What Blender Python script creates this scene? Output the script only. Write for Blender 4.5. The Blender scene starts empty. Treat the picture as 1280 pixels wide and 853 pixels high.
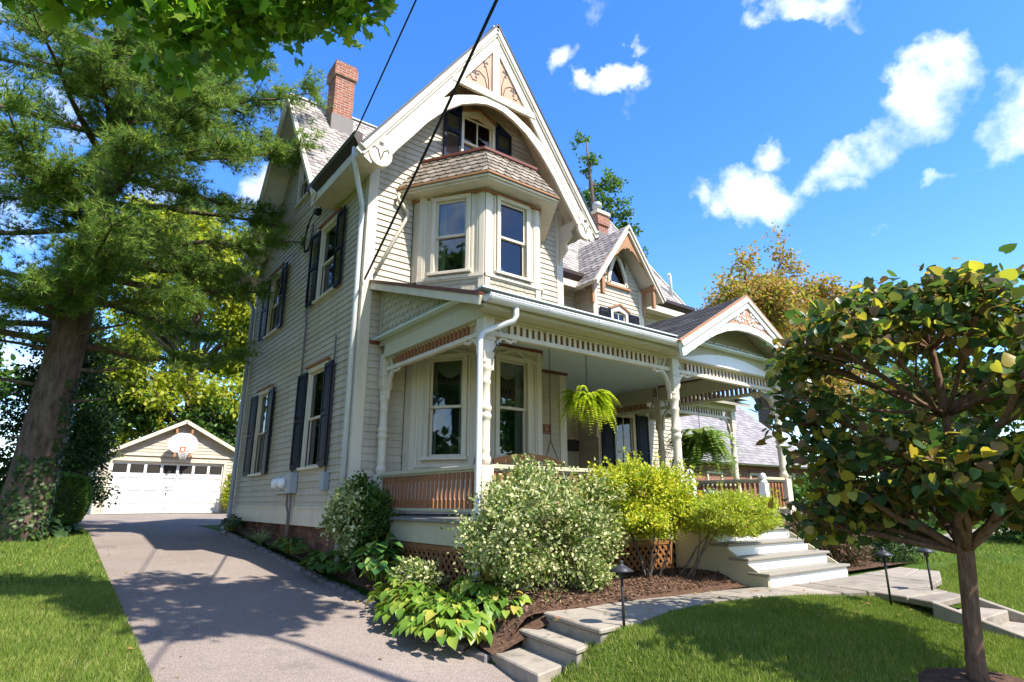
EXPO = 1.84
SKY_SAT = 1.34
SKY_VAL = .76
CLOUDS = [
(76.2, 31.0, 3.2, 2.9, 11, 1.1),
(72.6, 28.8, 3.9, 2.0, 20, 1.0),
(69.4, 27.6, 3.6, 1.6, 16, 0.9),
(61.8, 26.8, 4.3, 2.3, -16, 1.1),
(82.2, 27.0, 2.9, 3.0, 32, 1.1),
(81.0, 25.2, 2.0, 1.3, 13, 0.8),
(49.8, 38.4, 2.5, 1.2, 2, 1.0),
(43.9, 40.4, 1.4, 1.0, 25, 0.6),
(51.5, 40.7, 0.9, 0.5, -10, 0.4),
(68.5, 40.1, 3.7, 1.0, -21, 0.8),
(63.8, 30.4, 1.9, 1.1, 27, 0.5),
(68.4, 25.8, 1.6, 0.8, -13, 0.5),
(77.0, 24.1, 1.2, 0.5, -15, 0.5),
(82.4, 29.0, 1.4, 0.7, -20, 0.4),
(1.2, 24.3, 3.8, 2.5, 14, 0.7),
(12.5, 27.2, 2.0, 1.2, 51, 0.3),
(43.2, 51.2, 7.4, 3.1, -6, 0.9),
(5.9, 50.8, 5.6, 3.3, 27, 0.9),
(90.9, 25.5, 5.8, 2.9, -20, 1.0),
(-4.5, 28.0, 2.9, 2.3, 18, 0.5),
(91.7, 15.0, 7.0, 2.3, -12, 1.0),
]
import bpy, bmesh, math, random
import numpy as np
from mathutils import Vector, Matrix
rad = math.radians
random.seed(7)
RNG = np.random.default_rng(11)
SC = bpy.context.scene
COL = SC.collection
V = Vector

# ------------------------------------------------------------------ mesh helper
class MB:
    """collects faces in a local frame (u, n, w) and links them as ONE mesh object"""
    def __init__(s, o=(0, 0, 0), u=(1, 0, 0), n=(0, 1, 0), w=(0, 0, 1)):
        s.o, s.u, s.n, s.w = V(o), V(u), V(n), V(w)
        s.v, s.f, s.sm = [], [], []
    def P(s, p):
        return s.o + s.u * p[0] + s.n * p[1] + s.w * p[2]
    def poly(s, pts, smooth=False):
        i = len(s.v)
        s.v += [s.P(p) for p in pts]
        s.f.append(tuple(range(i, i + len(pts)))); s.sm.append(smooth)
    def faces(s, pts, fs, smooth=False):
        i = len(s.v)
        s.v += [s.P(p) for p in pts]
        for f in fs:
            s.f.append(tuple(i + k for k in f)); s.sm.append(smooth)
    def box(s, x0, x1, y0, y1, z0, z1):
        s.faces([(x0, y0, z0), (x1, y0, z0), (x1, y1, z0), (x0, y1, z0), (x0, y0, z1), (x1, y0, z1), (x1, y1, z1), (x0, y1, z1)],
                [(0, 3, 2, 1), (4, 5, 6, 7), (0, 1, 5, 4), (1, 2, 6, 5), (2, 3, 7, 6), (3, 0, 4, 7)])
    def prism(s, pts, d0, d1):
        """outline pts (u, w) pushed along n from d0 to d1"""
        k = len(pts)
        s.faces([(a, d0, b) for a, b in pts] + [(a, d1, b) for a, b in pts],
                [tuple(range(k)), tuple(range(2 * k - 1, k - 1, -1))] + [(i, i + k, (i + 1) % k + k, (i + 1) % k) for i in range(k)])
    def slab(s, pts, z0, z1):
        """outline pts (u, n) pushed up along w"""
        k = len(pts)
        s.faces([(a, b, z0) for a, b in pts] + [(a, b, z1) for a, b in pts],
                [tuple(range(k)), tuple(range(2 * k - 1, k - 1, -1))] + [(i, i + k, (i + 1) % k + k, (i + 1) % k) for i in range(k)])
    def slab3(s, pts, d):
        """planar outline of 3-D points thickened by vector d"""
        k = len(pts); d = V(d)
        s.faces([tuple(p) for p in pts] + [tuple(V(p) + d) for p in pts],
                [tuple(range(k)), tuple(range(2 * k - 1, k - 1, -1))] + [(i, i + k, (i + 1) % k + k, (i + 1) % k) for i in range(k)])
    def tube(s, pts, r, seg=8, cap=True):
        pts = [V(p) for p in pts]
        n = len(pts)
        rs = [r] * n if not hasattr(r, '__len__') else r
        up = V((0, 0, 1))
        t0 = (pts[1] - pts[0]).normalized()
        if abs(t0.dot(up)) > .95: up = V((1, 0, 0))
        a = t0.cross(up).normalized()
        out = []
        for i in range(n):
            t = (pts[min(i + 1, n - 1)] - pts[max(i - 1, 0)]).normalized()
            a = (a - t * a.dot(t)).normalized()
            b = t.cross(a)
            for k in range(seg):
                th = 2 * math.pi * k / seg
                out.append(tuple(pts[i] + (a * math.cos(th) + b * math.sin(th)) * rs[i]))
        fs = []
        for i in range(n - 1):
            for k in range(seg):
                k2 = (k + 1) % seg
                fs.append((i * seg + k, i * seg + k2, (i + 1) * seg + k2, (i + 1) * seg + k))
        s.faces(out, fs, True)
        if cap:
            j = len(s.v) - len(out)
            s.f.append(tuple(j + k for k in range(seg - 1, -1, -1))); s.sm.append(False)
            s.f.append(tuple(j + (n - 1) * seg + k for k in range(seg))); s.sm.append(False)
    def lathe(s, c, prof, seg=16):
        out, fs = [], []
        for r, z in prof:
            for k in range(seg):
                th = 2 * math.pi * k / seg
                out.append((c[0] + r * math.cos(th), c[1] + r * math.sin(th), c[2] + z))
        for i in range(len(prof) - 1):
            for k in range(seg):
                k2 = (k + 1) % seg
                fs.append((i * seg + k, i * seg + k2, (i + 1) * seg + k2, (i + 1) * seg + k))
        s.faces(out, fs, True)
        j = len(s.v) - len(out)
        s.f.append(tuple(j + k for k in range(seg - 1, -1, -1))); s.sm.append(False)
        s.f.append(tuple(j + (len(prof) - 1) * seg + k for k in range(seg))); s.sm.append(False)
    def arc(s, pts, wid, d0, d1):
        """curved board: centre line pts (u, w), width wid (number or list), thickness d0..d1 along n"""
        n = len(pts)
        ws = [wid] * n if not hasattr(wid, '__len__') else wid
        L, R = [], []
        for i in range(n):
            a = V(pts[max(i - 1, 0)]); b = V(pts[min(i + 1, n - 1)])
            t = (b - a).normalized(); nn = V((-t.y, t.x)) * ws[i] * .5
            L.append(V(pts[i]) + nn); R.append(V(pts[i]) - nn)
        v = []
        for d in (d0, d1):
            v += [(p.x, d, p.y) for p in L] + [(p.x, d, p.y) for p in R]
        fs = []
        for i in range(n - 1):
            fs += [(i, i + 1, n + i + 1, n + i), (2 * n + i, 3 * n + i, 3 * n + i + 1, 2 * n + i + 1),
                   (i, 2 * n + i, 2 * n + i + 1, i + 1), (n + i, n + i + 1, 3 * n + i + 1, 3 * n + i)]
        fs += [(0, n, 3 * n, 2 * n), (n - 1, 3 * n - 1, 4 * n - 1, 2 * n - 1)]
        s.faces(v, fs)
    def build(s, name, mat, parent=None, recalc=True, bevel=0, **props):
        off = V((0, 0, 0)); q = parent
        while q is not None:
            off += q.location; q = q.parent
        me = bpy.data.meshes.new(name)
        me.from_pydata([tuple(p - off) for p in s.v], [], s.f)
        me.polygons.foreach_set('use_smooth', s.sm)
        if recalc:
            bm = bmesh.new(); bm.from_mesh(me)
            bmesh.ops.recalc_face_normals(bm, faces=bm.faces)
            bm.to_mesh(me); bm.free()
        me.materials.append(mat)
        o = bpy.data.objects.new(name, me); COL.objects.link(o)
        o.parent = parent
        if bevel:
            m = o.modifiers.new('edge', 'BEVEL'); m.width = bevel; m.segments = 1; m.limit_method = 'ANGLE'; m.angle_limit = rad(50)
        for k, x in props.items(): o[k] = x
        return o

def thing(name, label, cat, loc=(0, 0, 0), group=None):
    o = bpy.data.objects.new(name, None); COL.objects.link(o)
    o.location = loc; o['label'] = label; o['category'] = cat
    o.empty_display_size = .2
    if group: o['group'] = group
    return o
def tag(o, label, cat, group=None):
    o['label'] = label; o['category'] = cat
    if group: o['group'] = group
    return o
def copy_tree(o, parent=None):
    c = o.copy(); COL.objects.link(c); c.parent = parent
    for ch in [x for x in COL.objects if x.parent == o]: copy_tree(ch, c)
    return c

def mesh_np(name, verts, loops, starts, totals, mat, parent=None, smooth=False, **props):
    """fast mesh from numpy arrays"""
    off = V((0, 0, 0)); q = parent
    while q is not None:
        off += q.location; q = q.parent
    verts = np.asarray(verts, dtype=np.float32) - np.array(off, dtype=np.float32)
    me = bpy.data.meshes.new(name)
    me.vertices.add(len(verts)); me.vertices.foreach_set('co', verts.ravel())
    me.loops.add(len(loops)); me.loops.foreach_set('vertex_index', np.asarray(loops, dtype=np.int32))
    me.polygons.add(len(starts)); me.polygons.foreach_set('loop_start', np.asarray(starts, dtype=np.int32))
    me.polygons.foreach_set('loop_total', np.asarray(totals, dtype=np.int32))
    if smooth: me.polygons.foreach_set('use_smooth', np.ones(len(starts), dtype=bool))
    me.update(calc_edges=True); me.validate()
    me.materials.append(mat)
    o = bpy.data.objects.new(name, me); COL.objects.link(o); o.parent = parent
    for k, x in props.items(): o[k] = x
    return o

def unit(a): return a / np.maximum(np.linalg.norm(a, axis=-1, keepdims=True), 1e-9)

# leaf templates: vertices (side, along, normal) and faces
def _heart():
    p = [(0, 0, 0), (0, 1, -.12), (-.3, -.12, .05), (-.52, .12, .1), (-.5, .42, .06), (-.28, .74, 0),
         (.3, -.12, .05), (.52, .12, .1), (.5, .42, .06), (.28, .74, 0), (0, .45, -.03)]
    f = [(0, 10, 4, 3, 2), (10, 1, 5, 4), (0, 6, 7, 8, 10), (10, 8, 9, 1)]
    return p, f
def _maple():
    p = [(0, 0, 0), (.22, .1, .02), (.5, .05, .03), (.36, .36, .02), (.62, .62, .0), (.28, .66, .02), (0, 1.05, -.06),
         (-.28, .66, .02), (-.62, .62, 0), (-.36, .36, .02), (-.5, .05, .03), (-.22, .1, .02)]
    return p, [tuple(range(12))]
TEMPL = {
    'oval': ([(0, 0, 0), (.28, .3, .06), (.24, .7, .03), (0, 1, -.06), (-.24, .7, .03), (-.28, .3, .06)], [(0, 1, 2, 3), (0, 3, 4, 5)]),
    'diamond': ([(0, 0, 0), (.3, .5, .05), (0, 1, 0), (-.3, .5, .05)], [(0, 1, 2, 3)]),
    'needle': ([(-.5, 0, 0), (.5, 0, 0), (0, 1, 0)], [(0, 1, 2)]),
    'heart': _heart(), 'maple': _maple(),
    'hosta': ([(0, 0, 0), (.3, .14, .1), (.4, .4, .13), (.3, .72, .02), (0, 1, -.3), (-.3, .72, .02), (-.4, .4, .13), (-.3, .14, .1), (0, .4, .02), (0, .72, -.08)],
              [(0, 1, 2, 8), (8, 2, 3, 9), (9, 3, 4), (0, 8, 6, 7), (8, 9, 5, 6), (9, 4, 5)]),
    'chip': ([(-.3, 0, 0), (.3, 0, .1), (.25, 1, 0), (-.28, .9, .08)], [(0, 1, 2, 3)]),
}
def leaf_cloud(name, leaf, pos, axis, size, mat, parent=None, up=None, width=1.0, smooth=False, **props):
    """pos (N,3), axis (N,3) = leaf direction, size (N,), up = preferred normal"""
    t, f = TEMPL[leaf]
    t = np.array(t, dtype=np.float64); t[:, 0] *= width
    N = len(pos)
    ax = unit(np.asarray(axis, float))
    if up is None: up = RNG.normal(size=(N, 3))
    nrm = unit(up - ax * np.sum(up * ax, axis=1, keepdims=True))
    side = np.cross(ax, nrm)
    s = np.asarray(size, float)[:, None, None]
    v = (side[:, None, :] * t[None, :, 0:1] + ax[:, None, :] * t[None, :, 1:2] + nrm[:, None, :] * t[None, :, 2:3]) * s + np.asarray(pos)[:, None, :]
    K = len(t)
    lt = np.concatenate([np.array(a) for a in f]); L = len(lt)
    loops = (np.arange(N)[:, None] * K + lt[None, :]).ravel()
    tot1 = np.array([len(a) for a in f]); st1 = np.concatenate([[0], np.cumsum(tot1)[:-1]])
    starts = (np.arange(N)[:, None] * L + st1[None, :]).ravel()
    return mesh_np(name, v.reshape(-1, 3), loops, starts, np.tile(tot1, N), mat, parent, smooth, **props)

# ------------------------------------------------------------------ materials
def nm(name):
    m = bpy.data.materials.new(name); m.use_nodes = True
    nt = m.node_tree; nt.nodes.clear()
    out = nt.nodes.new('ShaderNodeOutputMaterial')
    return m, nt, out
def nd(nt, t, **kw):
    n = nt.nodes.new(t)
    for k, x in kw.items():
        if k in n.inputs: n.inputs[k].default_value = x
        else: setattr(n, k, x)
    return n
def ramp(nt, fac, stops, interp='LINEAR'):
    r = nt.nodes.new('ShaderNodeValToRGB'); r.color_ramp.interpolation = interp
    e = r.color_ramp.elements
    while len(e) < len(stops): e.new(.5)
    for i, (p, c) in enumerate(stops):
        e[i].position = p; e[i].color = (*c, 1)
    nt.links.new(fac, r.inputs[0]); return r.outputs[0]
def mixc(nt, fac, a, b, mode='MIX'):
    m = nt.nodes.new('ShaderNodeMix'); m.data_type = 'RGBA'; m.blend_type = mode
    for idx, x in ((0, fac), (6, a), (7, b)):
        if hasattr(x, 'is_linked') or isinstance(x, bpy.types.NodeSocket): nt.links.new(x, m.inputs[idx])
        elif isinstance(x, (int, float)): m.inputs[idx].default_value = x
        else: m.inputs[idx].default_value = (*x, 1)
    return m.outputs[2]
def mathn(nt, op, a, b=0.0, clamp=False):
    m = nt.nodes.new('ShaderNodeMath'); m.operation = op; m.use_clamp = clamp
    for i, x in enumerate((a, b)):
        if isinstance(x, bpy.types.NodeSocket): nt.links.new(x, m.inputs[i])
        else: m.inputs[i].default_value = x
    return m.outputs[0]
def noise(nt, scale, detail=4, rough=.55, vec=None, out='Fac'):
    n = nd(nt, 'ShaderNodeTexNoise'); n.inputs['Scale'].default_value = scale; n.inputs['Detail'].default_value = detail; n.inputs['Roughness'].default_value = rough
    if vec is None: vec = nd(nt, 'ShaderNodeNewGeometry').outputs['Position']
    nt.links.new(vec, n.inputs['Vector']); return n.outputs[out]
def scaled(nt, sc):
    g = nd(nt, 'ShaderNodeNewGeometry'); m = nd(nt, 'ShaderNodeMapping'); m.inputs['Scale'].default_value = sc
    nt.links.new(g.outputs['Position'], m.inputs['Vector']); return m.outputs[0]
def bump(nt, h, dist, strength=1.0):
    b = nd(nt, 'ShaderNodeBump'); b.inputs['Distance'].default_value = dist; b.inputs['Strength'].default_value = strength
    nt.links.new(h, b.inputs['Height']); return b.outputs[0]
def princ(nt, out, col, rough=.6, spec=.3, normal=None, metal=0):
    p = nd(nt, 'ShaderNodeBsdfPrincipled')
    if isinstance(col, bpy.types.NodeSocket): nt.links.new(col, p.inputs['Base Color'])
    else: p.inputs['Base Color'].default_value = (*col, 1)
    p.inputs['Roughness'].default_value = rough; p.inputs['Specular IOR Level'].default_value = spec; p.inputs['Metallic'].default_value = metal
    if normal is not None: nt.links.new(normal, p.inputs['Normal'])
    nt.links.new(p.outputs[0], out.inputs[0]); return p
def paint(name, c, rough=.5, var=.10, dirt=(.5, .42, .32), dirt_amt=.18, spec=.3, grain=.0015):
    """weathered paint: patchy tone, vertical streaks, faint grain"""
    m, nt, out = nm(name)
    isl = nd(nt, 'ShaderNodeNewGeometry').outputs['Random Per Island']
    k = mathn(nt, 'MULTIPLY_ADD', isl, var); nt.nodes[-1].inputs[2].default_value = 1 - var
    c1 = mixc(nt, 1.0, c, nt_val(nt, k), 'MULTIPLY')
    st = noise(nt, 1.0, 5, .6, scaled(nt, (5, 5, .7)))
    f = mathn(nt, 'MULTIPLY', ramp_f(nt, st, .48, .75), dirt_amt)
    c2 = mixc(nt, f, c1, tuple(a * b for a, b in zip(c, dirt)))
    fine = noise(nt, 60, 3, .7)
    princ(nt, out, c2, rough, spec, bump(nt, fine, grain))
    return m
def nt_val(nt, k):
    c = nd(nt, 'ShaderNodeCombineColor')
    for i in range(3): nt.links.new(k, c.inputs[i])
    return c.outputs[0]
def ramp_f(nt, fac, a, b):
    r = nd(nt, 'ShaderNodeMapRange'); r.inputs[1].default_value = a; r.inputs[2].default_value = b
    nt.links.new(fac, r.inputs[0]); return r.outputs[0]
def island(name, stops, rough=.7, spec=.2, nscale=12, namt=.35, bumpd=.004):
    m, nt, out = nm(name)
    isl = nd(nt, 'ShaderNodeNewGeometry').outputs['Random Per Island']
    c = ramp(nt, isl, stops)
    n = noise(nt, nscale, 5, .6)
    c = mixc(nt, namt, c, ramp(nt, n, [(.3, (.25, .25, .25)), (.7, (1, 1, 1))]), 'MULTIPLY')
    princ(nt, out, c, rough, spec, bump(nt, noise(nt, nscale * 5, 4, .6), bumpd))
    return m
def leafmat(name, stops, trans=.35, rough=.45, spec=.25, tint=(1.25, 1.3, .7)):
    m, nt, out = nm(name)
    isl = nd(nt, 'ShaderNodeNewGeometry').outputs['Random Per Island']
    c = ramp(nt, isl, stops)
    big = noise(nt, 1.7, 3, .5)
    c = mixc(nt, .35, c, ramp(nt, big, [(.35, (.45, .5, .45)), (.65, (1, 1, 1))]), 'MULTIPLY')
    p = nd(nt, 'ShaderNodeBsdfPrincipled'); nt.links.new(c, p.inputs['Base Color'])
    p.inputs['Roughness'].default_value = rough; p.inputs['Specular IOR Level'].default_value = spec
    t = nd(nt, 'ShaderNodeBsdfTranslucent'); nt.links.new(mixc(nt, 1.0, c, tint, 'MULTIPLY'), t.inputs[0])
    mx = nd(nt, 'ShaderNodeMixShader'); mx.inputs[0].default_value = trans
    nt.links.new(p.outputs[0], mx.inputs[1]); nt.links.new(t.outputs[0], mx.inputs[2]); nt.links.new(mx.outputs[0], out.inputs[0])
    return m
def barkmat(name, a, b, sc=(9, 9, 2.2), d=.03):
    m, nt, out = nm(name)
    v = scaled(nt, sc)
    n = noise(nt, 1.6, 7, .7, v)
    c = ramp(nt, n, [(.3, a), (.68, b)])
    princ(nt, out, c, .9, .1, bump(nt, n, d)); return m

M = {}
M['siding'] = paint('siding_paint', (.51, .445, .345), .55, .13, dirt_amt=.42)
M['trim'] = paint('trim_paint', (.63, .555, .43), .45, .06, dirt_amt=.36)
M['scale'] = paint('shingle_paint', (.42, .375, .27), .6, .14)
M['ceiling'] = paint('ceiling_paint', (.58, .67, .63), .5, .03)
M['fascia'] = paint('fascia_paint', (.47, .43, .29), .5, .05)
M['deck'] = paint('deck_paint', (.20, .195, .18), .5, .1)
M['tread'] = paint('tread_paint', (.25, .225, .18), .55, .08)
M['tan'] = paint('tan_paint', (.36, .185, .088), .5, .08)
M['peach'] = paint('peach_paint', (.46, .265, .165), .55, .06)
M['brown'] = paint('brown_paint', (.30, .13, .055), .5, .15)
M['redbrown'] = paint('red_brown_paint', (.16, .05, .03), .45, .1)
M['gutterbrown'] = paint('brown_metal', (.045, .028, .02), .35, .1)
M['gutter'] = paint('pale_metal', (.62, .62, .60), .3, .06, spec=.5)
M['navy'] = paint('navy_paint', (.006, .009, .021), .5, .15, dirt=(1.3, 1.3, 1.3), spec=.18)
M['dark'] = paint('dark_metal', (.03, .03, .032), .45, .1)
M['black'] = paint('black_rubber', (.012, .012, .012), .5, .1)
M['lead'] = paint('lead_flashing', (.16, .14, .13), .6, .1)
M['grey'] = paint('grey_metal', (.34, .36, .38), .4, .1, spec=.5)
M['white'] = paint('white_paint', (.82, .81, .77), .45, .04, dirt_amt=.08)
M['orange_wood'] = paint('oiled_wood', (.36, .15, .045), .4, .15)
M['iron'] = paint('iron', (.05, .045, .04), .5, .1)
M['lattice'] = paint('lattice_stain', (.27, .12, .045), .6, .2)
M['curtain'] = paint('curtain_cloth', (.6, .58, .52), .9, .05)
M['inner_shade'] = paint('inner_shade_paint', (.035, .03, .025), .9, .1)  # near-black colour standing in for shade indoors and below the porch
M['slate'] = island('slate', [(0, (.20, .175, .155)), (.35, (.30, .265, .235)), (.7, (.37, .33, .29)), (1, (.46, .41, .36))], .6, .35, 5, .3)
M['shingle'] = island('asphalt_shingle', [(0, (.05, .05, .055)), (.5, (.085, .082, .085)), (1, (.13, .125, .125))], .85, .2, 40, .5)
M['woodshingle'] = island('brown_shingle', [(0, (.16, .135, .10)), (.5, (.24, .20, .15)), (1, (.34, .295, .235))], .75, .2, 14, .4)
def brick():
    m, nt, out = nm('brick')
    g = nd(nt, 'ShaderNodeNewGeometry'); sx = nd(nt, 'ShaderNodeSeparateXYZ'); nt.links.new(g.outputs['Position'], sx.inputs[0])
    cb = nd(nt, 'ShaderNodeCombineXYZ'); nt.links.new(mathn(nt, 'ADD', sx.outputs[0], sx.outputs[1]), cb.inputs[0]); nt.links.new(sx.outputs[2], cb.inputs[1])
    b = nd(nt, 'ShaderNodeTexBrick'); nt.links.new(cb.outputs[0], b.inputs['Vector'])
    b.inputs['Color1'].default_value = (.36, .12, .06, 1); b.inputs['Color2'].default_value = (.22, .075, .045, 1); b.inputs['Mortar'].default_value = (.42, .36, .3, 1)
    b.inputs['Scale'].default_value = 1; b.inputs['Brick Width'].default_value = .21; b.inputs['Row Height'].default_value = .073
    b.inputs['Mortar Size'].default_value = .008; b.inputs['Bias'].default_value = -.1
    c = mixc(nt, .5, b.outputs[0], ramp(nt, noise(nt, 6, 5), [(.3, (.45, .42, .4)), (.7, (1, 1, 1))]), 'MULTIPLY')
    princ(nt, out, c, .85, .2, bump(nt, b.outputs['Fac'], -.006)); return m
M['brick'] = brick()
def stone():
    m, nt, out = nm('foundation_stone')
    v = nd(nt, 'ShaderNodeTexVoronoi'); v.inputs['Scale'].default_value = 3.2
    nt.links.new(scaled(nt, (1, 1, 1.5)), v.inputs['Vector'])
    c = mixc(nt, .7, ramp(nt, v.outputs['Color'], [(0, (.10, .05, .035)), (1, (.25, .13, .08))]), ramp(nt, noise(nt, 9, 6), [(.3, (.3, .3, .3)), (.7, (1, 1, 1))]), 'MULTIPLY')
    princ(nt, out, c, .9, .15, bump(nt, v.outputs['Distance'], -.03)); return m
M['stone'] = stone()
def glass():
    m, nt, out = nm('window_glass')
    fr = nd(nt, 'ShaderNodeFresnel'); fr.inputs['IOR'].default_value = 1.5
    f = mathn(nt, 'ADD', mathn(nt, 'MULTIPLY', fr.outputs[0], 1.0), .04, True)
    t = nd(nt, 'ShaderNodeBsdfTransparent'); t.inputs[0].default_value = (.75, .8, .78, 1)
    g = nd(nt, 'ShaderNodeBsdfGlossy'); g.inputs['Roughness'].default_value = .02
    nt.links.new(bump(nt, noise(nt, 2.2, 2), .0012), g.inputs['Normal'])
    mx = nd(nt, 'ShaderNodeMixShader'); nt.links.new(f, mx.inputs[0]); nt.links.new(t.outputs[0], mx.inputs[1]); nt.links.new(g.outputs[0], mx.inputs[2])
    nt.links.new(mx.outputs[0], out.inputs[0]); return m
M['glass'] = glass()
def asphalt():
    m, nt, out = nm('asphalt')
    big = noise(nt, .5, 5, .6); fine = noise(nt, 55, 3, .8); sp = noise(nt, 130, 2, .8)
    c = ramp(nt, big, [(.3, (.225, .182, .155)), (.7, (.30, .25, .213))])
    c = mixc(nt, .55, c, ramp(nt, fine, [(.3, (.6, .6, .6)), (.7, (1.15, 1.12, 1.1))]), 'MULTIPLY')
    c = mixc(nt, mathn(nt, 'MULTIPLY', ramp_f(nt, sp, .62, .72), .5), c, (.36, .33, .3))
    # old patches and oil marks
    c = mixc(nt, mathn(nt, 'MULTIPLY', ramp_f(nt, noise(nt, 1.3, 4), .62, .72), .35), c, (.08, .075, .072))
    vo = nd(nt, 'ShaderNodeTexVoronoi'); vo.inputs['Scale'].default_value = 90; nt.links.new(nd(nt, 'ShaderNodeNewGeometry').outputs['Position'], vo.inputs['Vector'])
    c = mixc(nt, .45, c, ramp(nt, vo.outputs['Color'], [(.1, (.45, .45, .45)), (.6, (1, 1, 1)), (.95, (1.55, 1.5, 1.42))]), 'MULTIPLY')
    cr = nd(nt, 'ShaderNodeTexVoronoi'); cr.feature = 'DISTANCE_TO_EDGE'; cr.inputs['Scale'].default_value = .33
    wv = nd(nt, 'ShaderNodeVectorMath'); wv.operation = 'ADD'; nt.links.new(nd(nt, 'ShaderNodeNewGeometry').outputs['Position'], wv.inputs[0]); nt.links.new(noise(nt, 1.1, 4, .6, out='Color'), wv.inputs[1]); nt.links.new(wv.outputs[0], cr.inputs['Vector'])
    c = mixc(nt, mathn(nt, 'MULTIPLY', mathn(nt, 'LESS_THAN', cr.outputs['Distance'], .0012), .25), c, (.07, .065, .06))
    princ(nt, out, c, .9, .2, bump(nt, vo.outputs['Distance'], .006)); return m
M['asphalt'] = asphalt()
def flag():
    m, nt, out = nm('flagstone')
    isl = nd(nt, 'ShaderNodeNewGeometry').outputs['Random Per Island']
    c = ramp(nt, isl, [(0, (.23, .20, .158)), (.5, (.28, .245, .192)), (1, (.335, .29, .23))])
    n = noise(nt, 4, 7, .65)
    c = mixc(nt, .6, c, ramp(nt, n, [(.3, (.5, .5, .5)), (.65, (1.05, 1.05, 1.05))]), 'MULTIPLY')
    c = mixc(nt, mathn(nt, 'MULTIPLY', ramp_f(nt, noise(nt, 2.3, 6, .7), .55, .72), .6), c, (.075, .072, .05))
    princ(nt, out, c, .85, .2, bump(nt, noise(nt, 14, 6, .7), .012)); return m
M['flag'] = flag()
def soil():
    m, nt, out = nm('mulch')
    n = noise(nt, 22, 6, .75)
    c = ramp(nt, n, [(.3, (.045, .025, .016)), (.55, (.12, .07, .045)), (.75, (.2, .13, .09))])
    princ(nt, out, c, .95, .1, bump(nt, n, .03)); return m
M['mulch'] = soil()
def turf():
    m, nt, out = nm('lawn_turf')
    n = noise(nt, .6, 6, .65); f = noise(nt, 40, 4, .7)
    c = ramp(nt, n, [(.3, (.05, .10, .015)), (.7, (.09, .15, .02))])
    c = mixc(nt, .6, c, ramp(nt, f, [(.3, (.4, .4, .3)), (.7, (1.1, 1.1, 1)),]), 'MULTIPLY')
    princ(nt, out, c, .9, .1, bump(nt, f, .03)); return m
M['turf'] = turf()
M['chip'] = island('bark_chip', [(0, (.06, .035, .022)), (.6, (.16, .09, .055)), (1, (.30, .20, .13))], .95, .1, 30, .3)
def grassmat():
    m, nt, out = nm('grass_blade')
    isl = nd(nt, 'ShaderNodeNewGeometry').outputs['Random Per Island']
    c = ramp(nt, isl, [(0, (.125, .19, .03)), (.5, (.19, .265, .045)), (.85, (.28, .325, .08)), (1, (.45, .40, .17))])
    c = mixc(nt, .5, c, ramp(nt, noise(nt, 1.1, 6, .65), [(.34, (.5, .62, .5)), (.55, (1, 1, 1)), (.72, (1.25, 1.12, 1.1))]), 'MULTIPLY')
    p = nd(nt, 'ShaderNodeBsdfDiffuse'); nt.links.new(c, p.inputs[0])
    t = nd(nt, 'ShaderNodeBsdfTranslucent'); nt.links.new(mixc(nt, 1.0, c, (1.2, 1.25, .6), 'MULTIPLY'), t.inputs[0])
    mx = nd(nt, 'ShaderNodeMixShader'); mx.inputs[0].default_value = .35
    nt.links.new(p.outputs[0], mx.inputs[1]); nt.links.new(t.outputs[0], mx.inputs[2]); nt.links.new(mx.outputs[0], out.inputs[0]); return m
M['grass'] = grassmat()
# ------------------------------------------------------------------ camera, sun, sky
cam = bpy.data.cameras.new('camera'); co = bpy.data.objects.new('camera', cam); COL.objects.link(co)
cam.sensor_width = 36; cam.lens = 746 / 1280 * 36; cam.clip_end = 2000; cam.clip_start = .05
co.rotation_euler = (rad(90 + 15.15), 0, rad(-37.3)); SC.camera = co
SUN = V((.28, -1, 1.4)).normalized()
sl = bpy.data.lights.new('sun', 'SUN'); sl.energy = 2.9; sl.angle = rad(.55); sl.color = (1, .945, .86)
so = bpy.data.objects.new('sun', sl); COL.objects.link(so); so.rotation_euler = SUN.to_track_quat('Z', 'Y').to_euler()

# ------------------------------------------------------------------ building helpers
def interval(poly, z):
    xs = []
    k = len(poly)
    for i in range(k):
        (a, b), (c, d) = poly[i], poly[(i + 1) % k]
        if (b - z) * (d - z) <= 0 and abs(b - d) > 1e-9: xs.append(a + (c - a) * (z - b) / (d - b))
    return (min(xs), max(xs)) if len(xs) > 1 else None
def clap(mb, poly, openings=(), h=.118, z0=None):
    lo = min(p[1] for p in poly) if z0 is None else z0; hi = max(p[1] for p in poly)
    z = lo
    while z < hi - .01:
        zt = min(z + h, hi)
        ia, ib = interval(poly, z + 1e-4), interval(poly, zt - 1e-4)
        if ia and ib:
            cuts = sorted((o[0], o[1]) for o in openings if o[2] < zt - .3 * h and o[3] > z + .3 * h)
            segs, cur = [], None
            a0, b0 = ia[0], ib[0]
            for c0, c1 in cuts:
                if c0 > max(a0, b0) + .005: segs.append((a0, b0, c0, c0))
                a0 = b0 = c1
            if min(ia[1], ib[1]) > max(a0, b0) + .003 or not cuts: segs.append((a0, b0, ia[1], ib[1]))
            for a, b, c, d in segs:
                # butt joints
                pieces = [(a, b, c, d)]
                if c - a > 2.6 and b == a or (c - a > 2.6):
                    j = a + (c - a) * random.uniform(.25, .75); pieces = [(a, b, j - .001, j - .001), (j + .001, j + .001, c, d)]
                for a_, b_, c_, d_ in pieces:
                    e = random.uniform(-.0015, .0015)
                    i = len(mb.v)
                    mb.faces([(a_, .024 + e, z), (c_, .024 + e, z), (d_, .006, zt), (b_, .006, zt), (a_, -.004, z), (c_, -.004, z)],
                             [(0, 1, 2, 3), (4, 5, 1, 0)])
        z += h
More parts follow.
